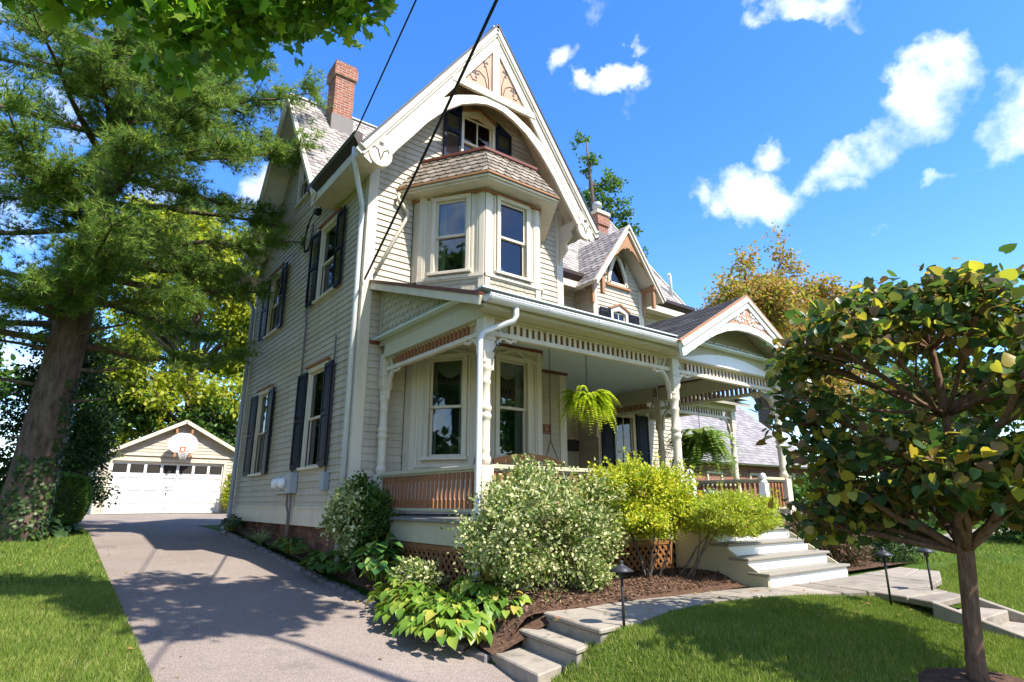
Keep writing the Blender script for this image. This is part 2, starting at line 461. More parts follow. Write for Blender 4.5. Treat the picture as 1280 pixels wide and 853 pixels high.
def slates(mb, poly, cw=.24, ch=.17, th=.010, style='hex', base=.02):
    """lapped slates; mb frame: u along the eave, n outward, w up the slope"""
    lo = min(p[1] for p in poly); hi = max(p[1] for p in poly)
    z, row = lo, 0
    while z < hi - .02:
        zt = min(z + ch, hi)
        ia, ib = interval(poly, z + 1e-4), interval(poly, zt - 1e-4)
        if ia and ib:
            x = math.floor(ia[0] / cw) * cw + (row % 2) * cw * .5 - cw
            while x < max(ia[1], ib[1]):
                a0, a1 = max(x + .003, ia[0]), min(x + cw - .003, ia[1])
                b0, b1 = max(x + .003, ib[0]), min(x + cw - .003, ib[1])
                if a1 - a0 > .01 or b1 - b0 > .01:
                    if a1 - a0 < .01: a0 = a1 = min(max((b0 + b1) / 2, ia[0]), ia[1])
                    if b1 - b0 < .01: b0 = b1 = min(max((a0 + a1) / 2, ib[0]), ib[1])
                    j = random.uniform(-.004, .004); p = base + th + random.uniform(0, .005); zb = z + random.uniform(-.006, .006)
                    if style == 'hex' and a1 - a0 > cw * .8:
                        c = cw * .26
                        pts = [(a0, p, zb + c * .8), (a0 + c, p, zb - .01), (a1 - c, p, zb - .01), (a1, p, zb + c * .8)]
                    elif style == 'scale' and a1 - a0 > cw * .8:
                        m = (a0 + a1) / 2; r = (a1 - a0) / 2
                        pts = [(m - r * math.cos(t), p, zb + r * .7 * (1 - math.sin(t))) for t in (0, .5, 1.1, 1.57, 2.04, 2.64, math.pi)]
                    else:
                        pts = [(a0, p, zb), (a1, p, zb)]
                    k = len(pts); low = [(q[0], base - .004, q[2]) for q in pts]
                    mb.faces(pts + [(b1, base, zt + .012), (b0, base, zt + .012)] + low,
                             [tuple(range(k + 2))] + [(i, k + 2 + i, k + 3 + i, i + 1) for i in range(k - 1)])
                x += cw
        z += ch; row += 1
def roof(name, parent, o, u, up, poly, mat, style='hex', cw=.24, ch=.17, thick=.07, under='trim'):
    """plane through o with eave direction u and up-slope direction up; poly in (u, up)"""
    u = V(u).normalized(); up = V(up).normalized(); n = u.cross(up).normalized()
    if n.z < 0: n = -n
    mb = MB(o, u, n, up)
    slates(mb, poly, cw, ch, style=style)
    r = mb.build(name, mat, parent, recalc=False)
    d = MB(o, u, n, up); d.prism(poly, -thick, .014)
    d.build('roof_deck', M[under], r)
    return r
def window(parent, fr, u0, u1, z0, z1, head='flat', casing=.10, mull=False, cap=True, curtain=True, depth=.5, label=None):
    o, u, n = fr
    w = MB(o, u, n)
    c = casing
    if head == 'peak':
        mid = (u0 + u1) / 2; rise = .16 * (u1 - u0) / .7
        w.box(u0 - c, u0, -.02, .05, z0, z1 + c * .6); w.box(u1, u1 + c, -.02, .05, z0, z1 + c * .6)
        w.prism([(u0 - c, z1 + c * .6), (u0, z1 - .03), (mid, z1 + rise * .35), (u1, z1 - .03), (u1 + c, z1 + c * .6), (mid, z1 + c + rise)], -.02, .052)
    else:
        w.box(u0 - c, u0, -.02, .05, z0, z1); w.box(u1, u1 + c, -.02, .05, z0, z1); w.box(u0 - c, u1 + c, -.02, .052, z1, z1 + c)
    win = w.build('window', M['trim'], parent, bevel=.006)
    if label: win['label'] = label
    if cap:
        k = MB(o, u, n)
        if head == 'peak':
            k.arc([(u0 - c - .06, z1 + c * .6), (mid, z1 + c + rise + .02), (u1 + c + .06, z1 + c * .6)], .05, .0, .085)
        else:
            k.box(u0 - c - .05, u1 + c + .05, 0, .10, z1 + c, z1 + c + .04)
        k.build('head_moulding', M['brown'], win)
    s = MB(o, u, n); s.box(u0 - c - .04, u1 + c + .04, -.02, .09, z0 - .055, z0); s.build('sill', M['trim'], win, bevel=.005)
    f = MB(o, u, n); zm = z0 + (z1 - z0) * .5; b = .042
    zt = z1 + (.05 if head == 'peak' else 0)
    for (a0, a1, y0, y1) in ((z0, zm + .02, -.075, -.04), (zm - .02, z1, -.04, -.008)):
        f.box(u0, u0 + b, y0, y1, a0, a1); f.box(u1 - b, u1, y0, y1, a0, a1)
        f.box(u0 + b, u1 - b, y0, y1, a0, a0 + b); f.box(u0 + b, u1 - b, y0, y1, a1 - b, a1)
        if mull:
            m = (u0 + u1) / 2; f.box(m - .014, m + .014, y0, y1, a0 + b, a1 - b)
    f.build('sash', M['trim'], win)
    g = MB(o, u, n); g.box(u0 + b - .005, u1 - b + .005, -.060, -.056, z0 + b - .005, zm - .015); g.box(u0 + b - .005, u1 - b + .005, -.027, -.023, zm + .015, z1 - b + .005)
    g.build('pane', M['glass'], win)
    r = MB(o, u, n)
    r.box(u0 - .02, u1 + .02, -depth - .02, -depth, z0 - .05, z1 + .1)
    r.box(u0 - .02, u0, -depth, -.08, z0 - .05, z1 + .1); r.box(u1, u1 + .02, -depth, -.08, z0 - .05, z1 + .1)
    r.box(u0, u1, -depth, -.08, z0 - .05, z0 - .03); r.box(u0, u1, -depth, -.08, z1 + .08, z1 + .1)
    r.build('inner_shade', M['inner_shade'], win)  # shallow dark box behind the glass, interior shade put into its colour
    if curtain:
        k = MB(o, u, n); W = u1 - u0; n_ = 14
        def sheet(a0, a1, zb, zt_, sag=0):
            pts, fs = [], []
            for i in range(n_ + 1):
                t = i / n_; x = a0 + (a1 - a0) * t; y = -.16 + .018 * math.sin(t * 22)
                pts += [(x, y, zt_), (x, y, zb - sag * math.sin(math.pi * t))]
            for i in range(n_): fs.append((2 * i, 2 * i + 2, 2 * i + 3, 2 * i + 1))
            k.faces(pts, fs, True)
        if curtain == 'swag':
            sheet(u0, u1, z1 - .10, z1 + .05, .20); sheet(u0, u0 + W * .10, z0, z1); sheet(u1 - W * .22, u1, z0, z1)
        else:
            sheet(u0, u0 + W * .22, z0, z1); sheet(u1 - W * .22, u1, z0, z1)
        k.build('curtain', M['curtain'], win, recalc=False)
    return win
def shutter(parent, o, u, n, w, z0, z1, style='louver', ztl=None):
    """hinged at o, leaf runs along u"""
    m = MB(o, u, n); zl = ztl if ztl is not None else z1
    t = .035; b = .05; zm = z0 + (z1 - z0) * .48
    m.prism([(0, z0), (b, z0), (b, z1 + (zl - z1) * b / w), (0, z1)], 0, t)
    m.prism([(w - b, z0), (w, z0), (w, zl), (w - b, zl + (z1 - zl) * b / w)], 0, t)
    m.box(b, w - b, 0, t, z0, z0 + .09); m.box(b, w - b, 0, t, zm, zm + .07)
    m.prism([(b, min(z1, zl) - .07), (w - b, min(z1, zl) - .07), (w - b, zl + (z1 - zl) * b / w), (b, z1 + (zl - z1) * b / w)], 0, t)
    if style == 'louver':
        for a0, a1 in ((z0 + .09, zm), (zm + .07, min(z1, zl) - .07)):
            z = a0 + .02
            while z < a1 - .02:
                m.faces([(b, .004, z + .03), (w - b, .004, z + .03), (w - b, .030, z), (b, .030, z), (b, .004, z + .036), (w - b, .004, z + .036), (w - b, .030, z + .006), (b, .030, z + .006)],
                        [(0, 1, 2, 3), (4, 7, 6, 5), (3, 2, 6, 7), (0, 4, 5, 1)])
                z += .042
    else:
        for a0, a1 in ((z0 + .09, zm), (zm + .07, min(z1, zl) - .07)):
            m.box(b, w - b, .006, .02, a0, a1); m.box(b + .04, w - b - .04, .02, .03, a0 + .04, a1 - .04)
    return m.build('shutter', M['navy'], parent, recalc=False)

# ------------------------------------------------------------------ THE HOUSE
X0, X1, Y0, YB = 3.80, 8.36, 9.18, 16.35
XM = (X0 + X1) / 2 + .02          # ridge of the front gable, 6.10
RZ, SL = 9.72, 1.42               # ridge height, slope
house = thing('house', 'cream clapboard Victorian house with steep slate gables, navy shutters and a long front porch', 'house', (3.8, 9.18, -1.0))
FL = ((X0, 0, 0), (0, 1, 0), (-1, 0, 0))       # left wall: u = Y, n = -X
FF = ((0, Y0, 0), (1, 0, 0), (0, -1, 0))       # front wall: u = X, n = -Y
def wall(fr, polys, openings=(), name='wall', mat='siding', z0=None, parent=house):
    mb = MB(*fr)
    for p in polys: clap(mb, p, openings, z0=z0)
    return mb.build(name, M[mat], parent, recalc=False)

# left wall with cross gable centred on y = 13.42
CG, CH = 13.42, 2.66
wl = [(10.56, 11.40, .63, 2.42), (14.06, 14.88, .63, 2.46), (10.56, 11.40, 3.92, 5.42), (14.06, 14.88, 3.94, 5.42), (12.5, 13.38, 6.86, 8.0)]
EZ = RZ - SL * (XM - X0)          # wall top under the eaves
wall(FL, [[(Y0, -.10), (YB, -.10), (YB, EZ), (Y0, EZ)], [(CG - CH + .3, EZ), (CG + CH - .3, EZ), (CG, EZ + (CH - .3) * 1.40)]], wl)
b = MB(*FL); b.box(Y0, YB, 0, .035, -.40, -.10); b.box(Y0, YB, 0, .05, -.10, -.07); b.build('skirt_board', M['trim'], house)
b = MB(); b.box(X0 + .05, X1, Y0 + .05, YB - .03, -1.6, -.40); b.build('foundation', M['stone'], house)
# corner boards
for (bx) in ((X0 - .035, X0, Y0 - .0, Y0 + .10), (X0 - .035, X0 + .15, Y0 - .035, Y0), (X1 - .15, X1 + .035, Y0 - .035, Y0), (X1, X1 + .035, Y0, Y0 + .12),
             (X0 - .035, X0, YB - .12, YB + .03)):
    b = MB(); b.box(*bx, -.40, EZ - .05); b.build('corner_board', M['trim'], house, bevel=.006)
# rear and right walls (plain)
wall(((X1, 0, 0), (0, 1, 0), (1, 0, 0)), [[(Y0, -.2), (YB, -.2), (YB, EZ), (Y0, EZ)]])
wall(((0, YB, 0), (1, 0, 0), (0, 1, 0)), [[(X0, -.3), (X1, -.3), (X1, EZ), (X0, EZ)], [(X0, EZ), (X1, EZ), (XM, RZ - .15)]])
# left windows
w1 = window(house, FL, 10.56, 11.40, .63, 2.42)
w2 = window(house, FL, 14.06, 14.88, .63, 2.46)
w3 = window(house, FL, 10.56, 11.40, 3.92, 5.42)
w4 = window(house, FL, 14.06, 14.88, 3.94, 5.42)
w5 = window(house, FL, 12.5, 13.38, 6.86, 8.0, mull=True, curtain=False)
for (ya, yb, z0, z1, st) in ((10.56, 11.40, .60, 2.44, 'panel'), (14.06, 14.88, .60, 2.48, 'panel'), (10.56, 11.40, 3.88, 5.46, 'louver'), (14.06, 14.88, 3.90, 5.46, 'louver')):
    shutter(house, (X0 - .045, ya - .03, 0), (-.05, -.999, 0), (-.999, .05, 0), .43, z0, z1, st)
    a = rad(5)
    shutter(house, (X0 - .045, yb + .06, 0), (-math.sin(a), math.cos(a), 0), (-math.cos(a), -math.sin(a), 0), .43, z0, z1, st)

# front wall: ground floor to gable, bay footprint left open
BL, BR = 4.68, 7.52               # bay meets the wall
bay = [(BL, Y0), (BL + .05, Y0 - .16), (5.48, 7.99), (6.72, 7.99), (BR - .05, Y0 - .16), (BR, Y0)]
gl = RZ - SL * (XM - X0)
wall(FF, [[(X0 + .13, -.18), (X1 - .13, -.18), (X1 - .13, 6.3), (X0 + .13, 6.3)], [(X0 + .05, 6.3), (X1 - .05, 6.3), (XM, RZ - .12)]],
     [(BL - .02, BR + .02, -.2, 6.05), (5.72, 6.44, 6.60, 7.84)])
wf = window(house, FF, 5.72, 6.44, 6.60, 7.78, head='peak', mull=True, curtain=False, casing=.07, depth=.6)
shutter(house, (5.64, Y0 - .05, 0), (-1, 0, 0), (0, -1, 0), .40, 6.62, 7.92, 'louver', 7.72)
shutter(house, (6.52, Y0 - .05, 0), (1, 0, 0), (0, -1, 0), .40, 6.62, 7.92, 'louver', 7.72)

# two-storey bay
def bay_off(d):
    pts = bay; c = V((6.10, 9.6))
    out = []
    for i, p in enumerate(pts):
        a = V(pts[max(i - 1, 0)]); m_ = V(p); e = V(pts[min(i + 1, len(pts) - 1)])
        t1 = (m_ - a).normalized() if (m_ - a).length > 1e-6 else None; t2 = (e - m_).normalized() if (e - m_).length > 1e-6 else None
        ns = [V((t.y, -t.x)) for t in (t1, t2) if t is not None]
        if i in (0, len(pts) - 1): n = V((-1 if i == 0 else 1, 0)); out.append((p[0] + n.x * d, Y0)); continue
        nn = (ns[0] + ns[1]).normalized(); k = d / max(.4, nn.dot(ns[0]))
        out.append((p[0] + nn.x * k, min(Y0, p[1] + nn.y * k)))
    return out
def bay_panel(z0, z1, wz0, wz1, head, lower):
    for (A, B, has) in ((bay[0], bay[1], 0), (bay[1], bay[2], 1), (bay[2], bay[3], 1), (bay[3], bay[4], 1), (bay[4], bay[5], 0)):
        a, bb = V((*A, 0)), V((*B, 0)); L = (bb - a).length; u = (bb - a) / L; n = V((u.y, -u.x, 0))
        fr = (tuple(a), tuple(u), tuple(n)); m = MB(*fr)
        if not has:
            m.box(0, L, -.04, 0, z0, z1); m.build('bay_panel', M['trim'], house); continue
        ww = .60; c = L / 2; u0, u1 = c - ww / 2, c + ww / 2
        m.box(0, u0, -.05, 0, z0, z1); m.box(u1, L, -.05, 0, z0, z1); m.box(u0, u1, -.05, 0, z0, wz0); m.box(u0, u1, -.05, 0, wz1, z1)
        # corner pilasters, frieze and base mouldings
        m.box(0, .10, 0, .03, z0, z1); m.box(L - .10, L, 0, .03, z0, z1)
        m.box(.10, L - .10, 0, .024, wz1 + .16, z1); m.box(.10, L - .10, 0, .03, wz0 - .17, wz0 - .11)
        if L > 1.25 or True:
            s = (u0 - .09 - .10) * .5
            if s > .03:
                for q0, q1 in ((.10, u0 - .085), (u1 + .085, L - .10)):
                    w_ = (q1 - q0); e = max(.012, w_ * .28)
                    m.box(q0, q0 + e, 0, .020, wz0 - .11, wz1 + .16); m.box(q1 - e, q1, 0, .020, wz0 - .11, wz1 + .16)
        m.build('bay_panel', M['trim'], house, bevel=.004)
        window(house, fr, u0, u1, wz0, wz1, head=head, casing=.075, cap=False, curtain='swag' if lower else True, depth=.32)
        if not lower:
            k = MB(*fr); slates(k, [(.10, z0 - .40), (L - .10, z0 - .40), (L - .10, z0), (.10, z0)], cw=.11, ch=.13, th=.012, style='flat', base=.004)
            q = k.build('bay_shingles', M['scale'], house, recalc=False); q['kind'] = 'part' if False else ''
            k = MB(*fr); k.box(0, L, -.03, .004, z0 - .42, z0); k.box(0, .10, .004, .035, z0 - .42, z0); k.box(L - .10, L, .004, .035, z0 - .42, z0); k.box(0, L, .0, .05, z0 - .03, z0 + .03)
            k.build('bay_base', M['trim'], q)
bay_panel(-.18, 2.66, .72, 2.36, 'flat', True)
bay_panel(3.82, 5.56, 3.93, 5.33, 'flat', False)
for o in [o for o in COL.objects if o.name.startswith('bay_shingles')]:
    if 'kind' in o: del o['kind']
# peaked head trim over the lower bay windows and ceiling moulding
for A, B in ((bay[1], bay[2]), (bay[2], bay[3])):
    a, bb = V((*A, 0)), V((*B, 0)); L = (bb - a).length; u = (bb - a) / L; n = V((u.y, -u.x, 0))
    k = MB(tuple(a), tuple(u), tuple(n)); k.arc([(.12, 2.38), (L / 2 - .22, 2.46), (L / 2, 2.56), (L / 2 + .22, 2.46), (L - .12, 2.38)], .05, .0, .045)
    k.build('peaked_head', M['trim'], house)
k = MB(); p = bay_off(.05); k.slab(p, 2.585, 2.632); k.build('cornice_moulding', M['redbrown'], house)
# bay roof
e = bay_off(.37); t = [(4.84, 8.98), (5.53, 8.07), (6.69, 8.07), (7.38, 8.98)]
e4 = [(e[0][0] + .02, Y0 - .01), e[2], e[3], (e[5][0] - .02, Y0 - .01)]
t4 = [(t[0][0], Y0 - .01), t[1], t[2], (t[3][0], Y0 - .01)]
k = MB()
for z, off, in ((5.515, .37), (5.475, .33)):
    pp = bay_off(off); k.slab([pp[0], pp[2], pp[3], pp[5]], z, z + .04)
k.build('bay_cornice', M['trim'], house, bevel=.008)
k = MB(); pp = bay_off(.40); k.slab([pp[0], pp[2], pp[3], pp[5]], 5.557, 5.60); k.build('bay_roof_edge', M['tan'], house, bevel=.01)
k = MB(); pp = bay_off(.06); k.slab([pp[0], pp[2], pp[3], pp[5]], 5.40, 5.44); k.build('cornice_moulding', M['brown'], house)
for i in range(3):
    A, B, C_, D = V((*e4[i], 5.60)), V((*e4[i + 1], 5.60)), V((*t4[i + 1], 6.30)), V((*t4[i], 6.30))
    u = (B - A).normalized(); n = u.cross(D - A).normalized()
    if n.z < 0: n = -n
    up = n.cross(u).normalized()
    if up.z < 0: up = -up
    loc = [((q - A).dot(u), (q - A).dot(up)) for q in (A, B, C_, D)]
    m = MB(A, u, n, up); slates(m, loc, cw=.17, ch=.15, th=.014, style='scale', base=.012)
    r = m.build('bay_roof', M['woodshingle'], house, recalc=False)
    m = MB(A, u, n, up); m.prism(loc, -.03, .006); m.build('roof_deck', M['brown'], r)
k = MB(); k.slab([(t4[0][0] - .06, Y0), (t[1][0] - .05, t[1][1] - .06), (t[2][0] + .05, t[2][1] - .06), (t4[3][0] + .06, Y0)], 6.30, 6.37)
k.build('bay_roof_cap', M['redbrown'], house, bevel=.01)
# scalloped bracket panel between the bay cornice and the right corner board
k = MB((X1 - .06, 0, 0), (0, 1, 0), (1, 0, 0)); k.prism([(9.14, 5.05), (9.14, 5.95), (8.62, 5.95), (8.62, 5.86), (8.78, 5.74), (8.74, 5.62), (8.92, 5.50), (8.90, 5.34), (9.06, 5.22)], -.03, .03)
k.build('bracket', M['trim'], house)
# thin downspout from the bay roof gutter
k = MB(); k.tube([(4.32, Y0 - .10, 5.46), (4.30, Y0 - .10, 5.36), (4.52, Y0 - .09, 5.15), (4.50, Y0 - .09, 5.02), (3.98, Y0 - .09, 3.86)], .032, 8)
k.build('downspout', M['trim'], house)

# main roof ---------------------------------------------------------------
YF, YR = 8.58, 17.0
EX = X0 - .45
un = V((1, 0, SL)).normalized()
def slope_len(dx): return dx * math.sqrt(1 + SL * SL)
Lm = slope_len(XM - EX)
zE = RZ - SL * (XM - EX)
# left slope in front of the cross gable, trimmed along the valley
def vall(z): return CG - (RZ - .02 - z) / 1.42
v0 = vall(zE); 
roof('roof', house, (EX, 0, zE), (0, 1, 0), un, [(YF, 0), (v0 + .1, 0), (CG, Lm), (YF, Lm)], M['slate'])
roof('roof', house, (EX, 0, zE), (0, 1, 0), un, [(CG + (CG - v0) - .1, 0), (YR, 0), (YR, Lm), (CG, Lm)], M['slate'])
roof('roof', house, (2 * XM - EX, 0, zE), (0, -1, 0), V((-1, 0, SL)), [(-YR, 0), (-YF, 0), (-YF, Lm), (-YR, Lm)], M['slate'])
# cross gable slopes
XL = 3.30
for sgn in (-1, 1):
    up = V((0, -sgn, 1.42)).normalized(); W = (RZ - zE) / 1.42; Ls = W * math.sqrt(1 + 1.42 ** 2)
    A = V((XL, CG + sgn * W, zE))
    # u runs into the roof (+X); lower end stops at the main eave line, top runs to the ridge
    roof('roof', house, A, (1, 0, 0), up, [(0, 0), (EX - XL + .05, 0), (XM - XL, Ls), (0, Ls)], M['slate'])
k = MB(); k.box(XM - .06, XM + .06, YF, YR, RZ + .03, RZ + .075); k.box(XL, XM, CG - .06, CG + .06, RZ + .03, RZ + .072); k.build('ridge_cap', M['grey'], house)
# rake boards of the cross gable (in plane x = XL) and its soffit
W = (RZ - zE) / 1.42
for sgn in (-1, 1):
    k = MB((XL, 0, 0), (0, 1, 0), (-1, 0, 0))
    a = (CG, RZ - .02); b_ = (CG + sgn * (W + .02), zE - .04)
    k.arc([(a[0], a[1] - .05), (b_[0], b_[1] - .05)], .17, -.01, .035); k.arc([(a[0], a[1] + .01), (b_[0], b_[1] + .01)], .08, .035, .075)
    k.build('bargeboard', M['trim'], house, bevel=.006)
# front gable trim at y = YF ------------------------------------------------
FG = ((0, YF, 0), (1, 0, 0), (0, -1, 0))
for sgn in (-1, 1):
    def q(d, dz=0): return (XM + sgn * d, RZ - SL * d + dz)
    k = MB(*FG); k.arc([q(0, -.24), q(2.72, -.24)], .34, -.02, .03); k.build('bargeboard', M['trim'], house, bevel=.008)
    k = MB(*FG); k.arc([q(0, .055), q(2.78, .055)], .035, -.3, .10); k.build('roof_edge', M['dark'], house)
    k = MB(*FG); k.arc([q(0, -.04), q(2.76, -.04)], .14, -.02, .085); k.arc([q(0, -.19), q(2.74, -.19)], .05, .03, .06); k.build('rake_moulding', M['trim'], house, bevel=.012)
    # drop ornament at the foot of the rake
    k = MB(*FG); cx, cz = XM + sgn * 2.42, 5.82
    k.prism([(cx + .22 * math.cos(t) * sgn, cz - .05 + .25 * math.sin(t)) for t in [math.pi * 2 * i / 18 for i in range(18)]], -.03, .05)
    k.box(cx - .15, cx + .15, -.03, .045, cz, cz + .34)
    orn = k.build('gable_ornament', M['trim'], house, bevel=.008)
    k = MB(*FG)
    for s2 in (-1, 1):
        k.tube([(cx + s2 * .02, .052, cz - .12), (cx + s2 * .05, .052, cz), (cx + s2 * .12, .052, cz + .05), (cx + s2 * .15, .052, cz)], .010, 6)
    k.prism([(cx - .04, cz + .10), (cx + .04, cz + .10), (cx + .04, cz + .17), (cx - .04, cz + .17)], .048, .054)
    k.prism([(cx - .02, cz - .17), (cx + .02, cz - .17), (cx, cz - .10)], .048, .054)
    k.build('scroll_cut', M['iron'], orn)
# arch
prof = [(0, 7.86), (.22, 7.84), (.5, 7.75), (.85, 7.58), (1.25, 7.28), (1.65, 6.88), (2.0, 6.44), (2.24, 6.08), (2.36, 5.86)]
pts = [(XM - d, z) for d, z in prof[::-1]] + [(XM + d, z) for d, z in prof[1:]]
wd = [.30, .34, .38, .32, .25, .20, .18, .17]; wd = wd + [.17] + wd[::-1]
k = MB(*FG); k.arc(pts, wd, -.045, .02); k.build('gable_arch', M['trim'], house, bevel=.008)
# collar beam, king post, fret panels
k = MB(*FG); k.box(XM - 1.04, XM + 1.04, -.02, .045, 7.93, 8.10); k.build('collar_beam', M['trim'], house, bevel=.008)
k = MB(*FG); k.box(XM - .085, XM + .085, -.02, .04, 8.10, 9.45); k.build('king_post', M['trim'], house, bevel=.008)
for sgn in (-1, 1):
    k = MB(*FG); k.prism([(XM + sgn * .085, 8.10), (XM + sgn * .93, 8.10), (XM + sgn * .085, 9.28)], -.035, -.005)
    fp = k.build('fret_panel', M['peach'], house)
    k = MB(*FG); X = lambda d: XM + sgn * d; y = .0
    k.tube([(X(.16), y, 8.12), (X(.17), y, 8.4), (X(.24), y, 8.66), (X(.30), y, 8.74)], .008, 5)
    k.tube([(X(.20), y, 8.16), (X(.26), y, 8.38), (X(.40), y, 8.47), (X(.56), y, 8.42), (X(.62), y, 8.30), (X(.55), y, 8.20), (X(.46), y, 8.22)], .008, 5)
    k.tube([(X(.74), y, 8.16), (X(.70), y, 8.24), (X(.63), y, 8.30)], .008, 5)
    for fx, fz in ((.27, 8.72), (.48, 8.36)):
        for t in (.4, 1.5, 2.6, 4.6):
            c, s_ = math.cos(t), math.sin(t)
            k.prism([(X(fx), fz), (X(fx + .09 * c - .03 * s_), fz + .09 * s_ + .03 * c), (X(fx + .09 * c + .03 * s_), fz + .09 * s_ - .03 * c)], -.004, .002)
    k.prism([(X(.15), 8.92), (X(.20), 8.95), (X(.19), 9.02), (X(.14), 8.98)], -.004, .002)
    k.build('scroll_cut', M['iron'], fp)
# string of small party bulbs would be guesswork: leave the arch plain
# front eave soffit returns and brown gutter on the left eave
k = MB(); k.prism([(EX - .13, zE + .15), (EX - .13, zE + .26), (EX + .02, zE + .26), (EX + .02, zE + .02), (EX - .04, zE + .02)], YF + .03, 10.92)
k.build('gutter', M['gutterbrown'], house)
k = MB(); k.prism([(EX - .13, zE + .15), (EX - .13, zE + .26), (EX + .02, zE + .26), (EX + .02, zE + .02), (EX - .04, zE + .02)], CG + W - .1, YR)
k.build('gutter', M['gutterbrown'], house)
k = MB()
k.slab([(EX, YF + .03), (X0, YF + .03), (X0, 10.94), (EX, 10.94)], zE - .10, zE - .06); k.box(EX - .03, EX, YF + .03, 10.94, zE - .16, zE + .03); k.build('eave_soffit', M['trim'], house)
k = MB(); k.slab([(EX, 15.9), (X0, 15.9), (X0, YR), (EX, YR)], zE - .10, zE - .06)
k.box(EX - .03, EX, 15.9, YR, zE - .16, zE + .03); k.box(EX, X0, YR - .04, YR, zE - .16, zE + .3)
k.build('eave_soffit', M['trim'], house)
# frieze under the left eave
k = MB(*FL); k.box(Y0 + .1, CG - CH + .35, 0, .03, EZ - .28, EZ - .04); k.build('frieze_board', M['trim'], house)
# chimneys
def chimney(x0, x1, y0, y1, z0, z1, cap=None):
    k = MB(); k.box(x0, x1, y0, y1, z0, z1 - .42); k.box(x0 - .05, x1 + .05, y0 - .05, y1 + .05, z1 - .42, z1 - .12); k.box(x0 - .02, x1 + .02, y0 - .02, y1 + .02, z1 - .12, z1)
    c = k.build('chimney', M['brick'], house, bevel=.008)
    k = MB(); k.box(x0 - .03, x1 + .03, y0 - .03, y1 + .03, z0, z0 + (.62 if not cap else .9)); k.build('flashing', M['lead'], c)
    if cap:
        k = MB(); k.box(x0 - .07, x1 + .07, y0 - .07, y1 + .07, z1, z1 + .12); k.build('chimney_cap', M['trim'], c)
        k = MB(); k.lathe(((x0 + x1) / 2, (y0 + y1) / 2, z1 + .12), [(.10, 0), (.10, .22), (.17, .24), (.17, .40), (.13, .44), (.02, .5)]); k.build('flue_pipe', M['grey'], c)
chimney(4.18, 4.68, 12.75, 13.25, 8.6, 10.78)
chimney(13.9, 14.4, 13.3, 13.8, 8.2, 9.80, True)
# downspouts on the left wall
k = MB(); k.tube([(EX - .04, 8.78, zE + .05), (EX - .04, 8.80, zE - .12), (X0 - .09, 9.25, zE - .75), (X0 - .09, 9.26, zE - 1.2), (X0 - .09, 9.26, -1.0)], .045, 10); k.build('downspout', M['gutter'], house)
k = MB(); k.tube([(EX - .04, 16.3, zE + .05), (EX - .02, 16.3, zE - .15), (X0 - .10, 16.25, zE - .85), (X0 - .10, 16.25, -.45), (X0 - .25, 16.15, -.62)], .05, 10); k.build('downspout', M['grey'], house)

# ------------------------------------------------------------------ right wing with projecting gable
YW, YD = 11.9, 11.15
DX0, DX1, DM = 11.34, 13.34, 12.34
WX = 15.75
fw = ((0, YW, 0), (1, 0, 0), (0, -1, 0)); fd = ((0, YD, 0), (1, 0, 0), (0, -1, 0))
wall(fw, [[(X1, -.18), (DX0, -.18), (DX0, 6.1), (X1, 6.1)]]); wall(fw, [[(DX1, -.18), (WX, -.18), (WX, 6.1), (DX1, 6.1)]])
dw = [(12.0, 12.66, .35, 2.30), (12.08, 12.6, 4.05, 5.30), (11.96, 12.72, 6.10, 7.0)]
wall(fd, [[(DX0, -.18), (DX1, -.18), (DX1, 6.1), (DX0, 6.1)], [(DX0, 6.1), (DX1, 6.1), (DM, 7.5)]], dw)
wall(((DX0, 0, 0), (0, 1, 0), (-1, 0, 0)), [[(YD, -.18), (YW, -.18), (YW, 6.2), (YD, 6.2)]])
wall(((DX1, 0, 0), (0, 1, 0), (1, 0, 0)), [[(YD, -.18), (YW, -.18), (YW, 6.2), (YD, 6.2)]])
wall(((WX, 0, 0), (0, 1, 0), (1, 0, 0)), [[(YW, -.18), (18.0, -.18), (18.0, 6.1), (YW, 6.1)], [(YW, 6.1), (18.0, 6.1), (14.95, 9.9)]])
wall(((0, 18.0, 0), (1, 0, 0), (0, 1, 0)), [[(X1, -.3), (WX, -.3), (WX, 6.1), (X1, 6.1)]])
for bx in ((DX0 - .03, DX0 + .12, YD - .035, YD), (DX1 - .12, DX1 + .03, YD - .035, YD), (WX - .12, WX + .03, YW - .035, YW)):
    k = MB(); k.box(*bx, -.2, 6.1); k.build('corner_board', M['trim'], house, bevel=.006)
k = MB(); k.box(X1, WX - .05, YW + .05, 17.95, -1.6, -.18); k.box(DX0 + .03, DX1 - .03, YD + .04, YW + .05, -1.6, -.18); k.build('foundation', M['stone'], house)
for xa, xb in ((X1, DX0), (DX1, WX)): k = MB(*fw); k.box(xa, xb, 0, .03, 5.75, 6.0); k.build('frieze_board', M['trim'], house)
window(house, fd, 12.0, 12.66, .35, 2.30, head='peak', mull=True, casing=.10)
window(house, fd, 12.08, 12.60, 4.05, 5.26, head='peak', mull=True, casing=.10)
for (a, z0, z1) in ((.48, .30, 2.34), (.42, 4.0, 5.28)):
    hw = .45 if a == .48 else .38
    shutter(house, (DM - .01 - hw, YD - .05, 0), (-1, 0, 0), (0, -1, 0), a, z0, z1, 'panel' if a == .48 else 'louver')
    shutter(house, (DM - .01 + hw, YD - .05, 0), (1, 0, 0), (0, -1, 0), a, z0, z1, 'panel' if a == .48 else 'louver')
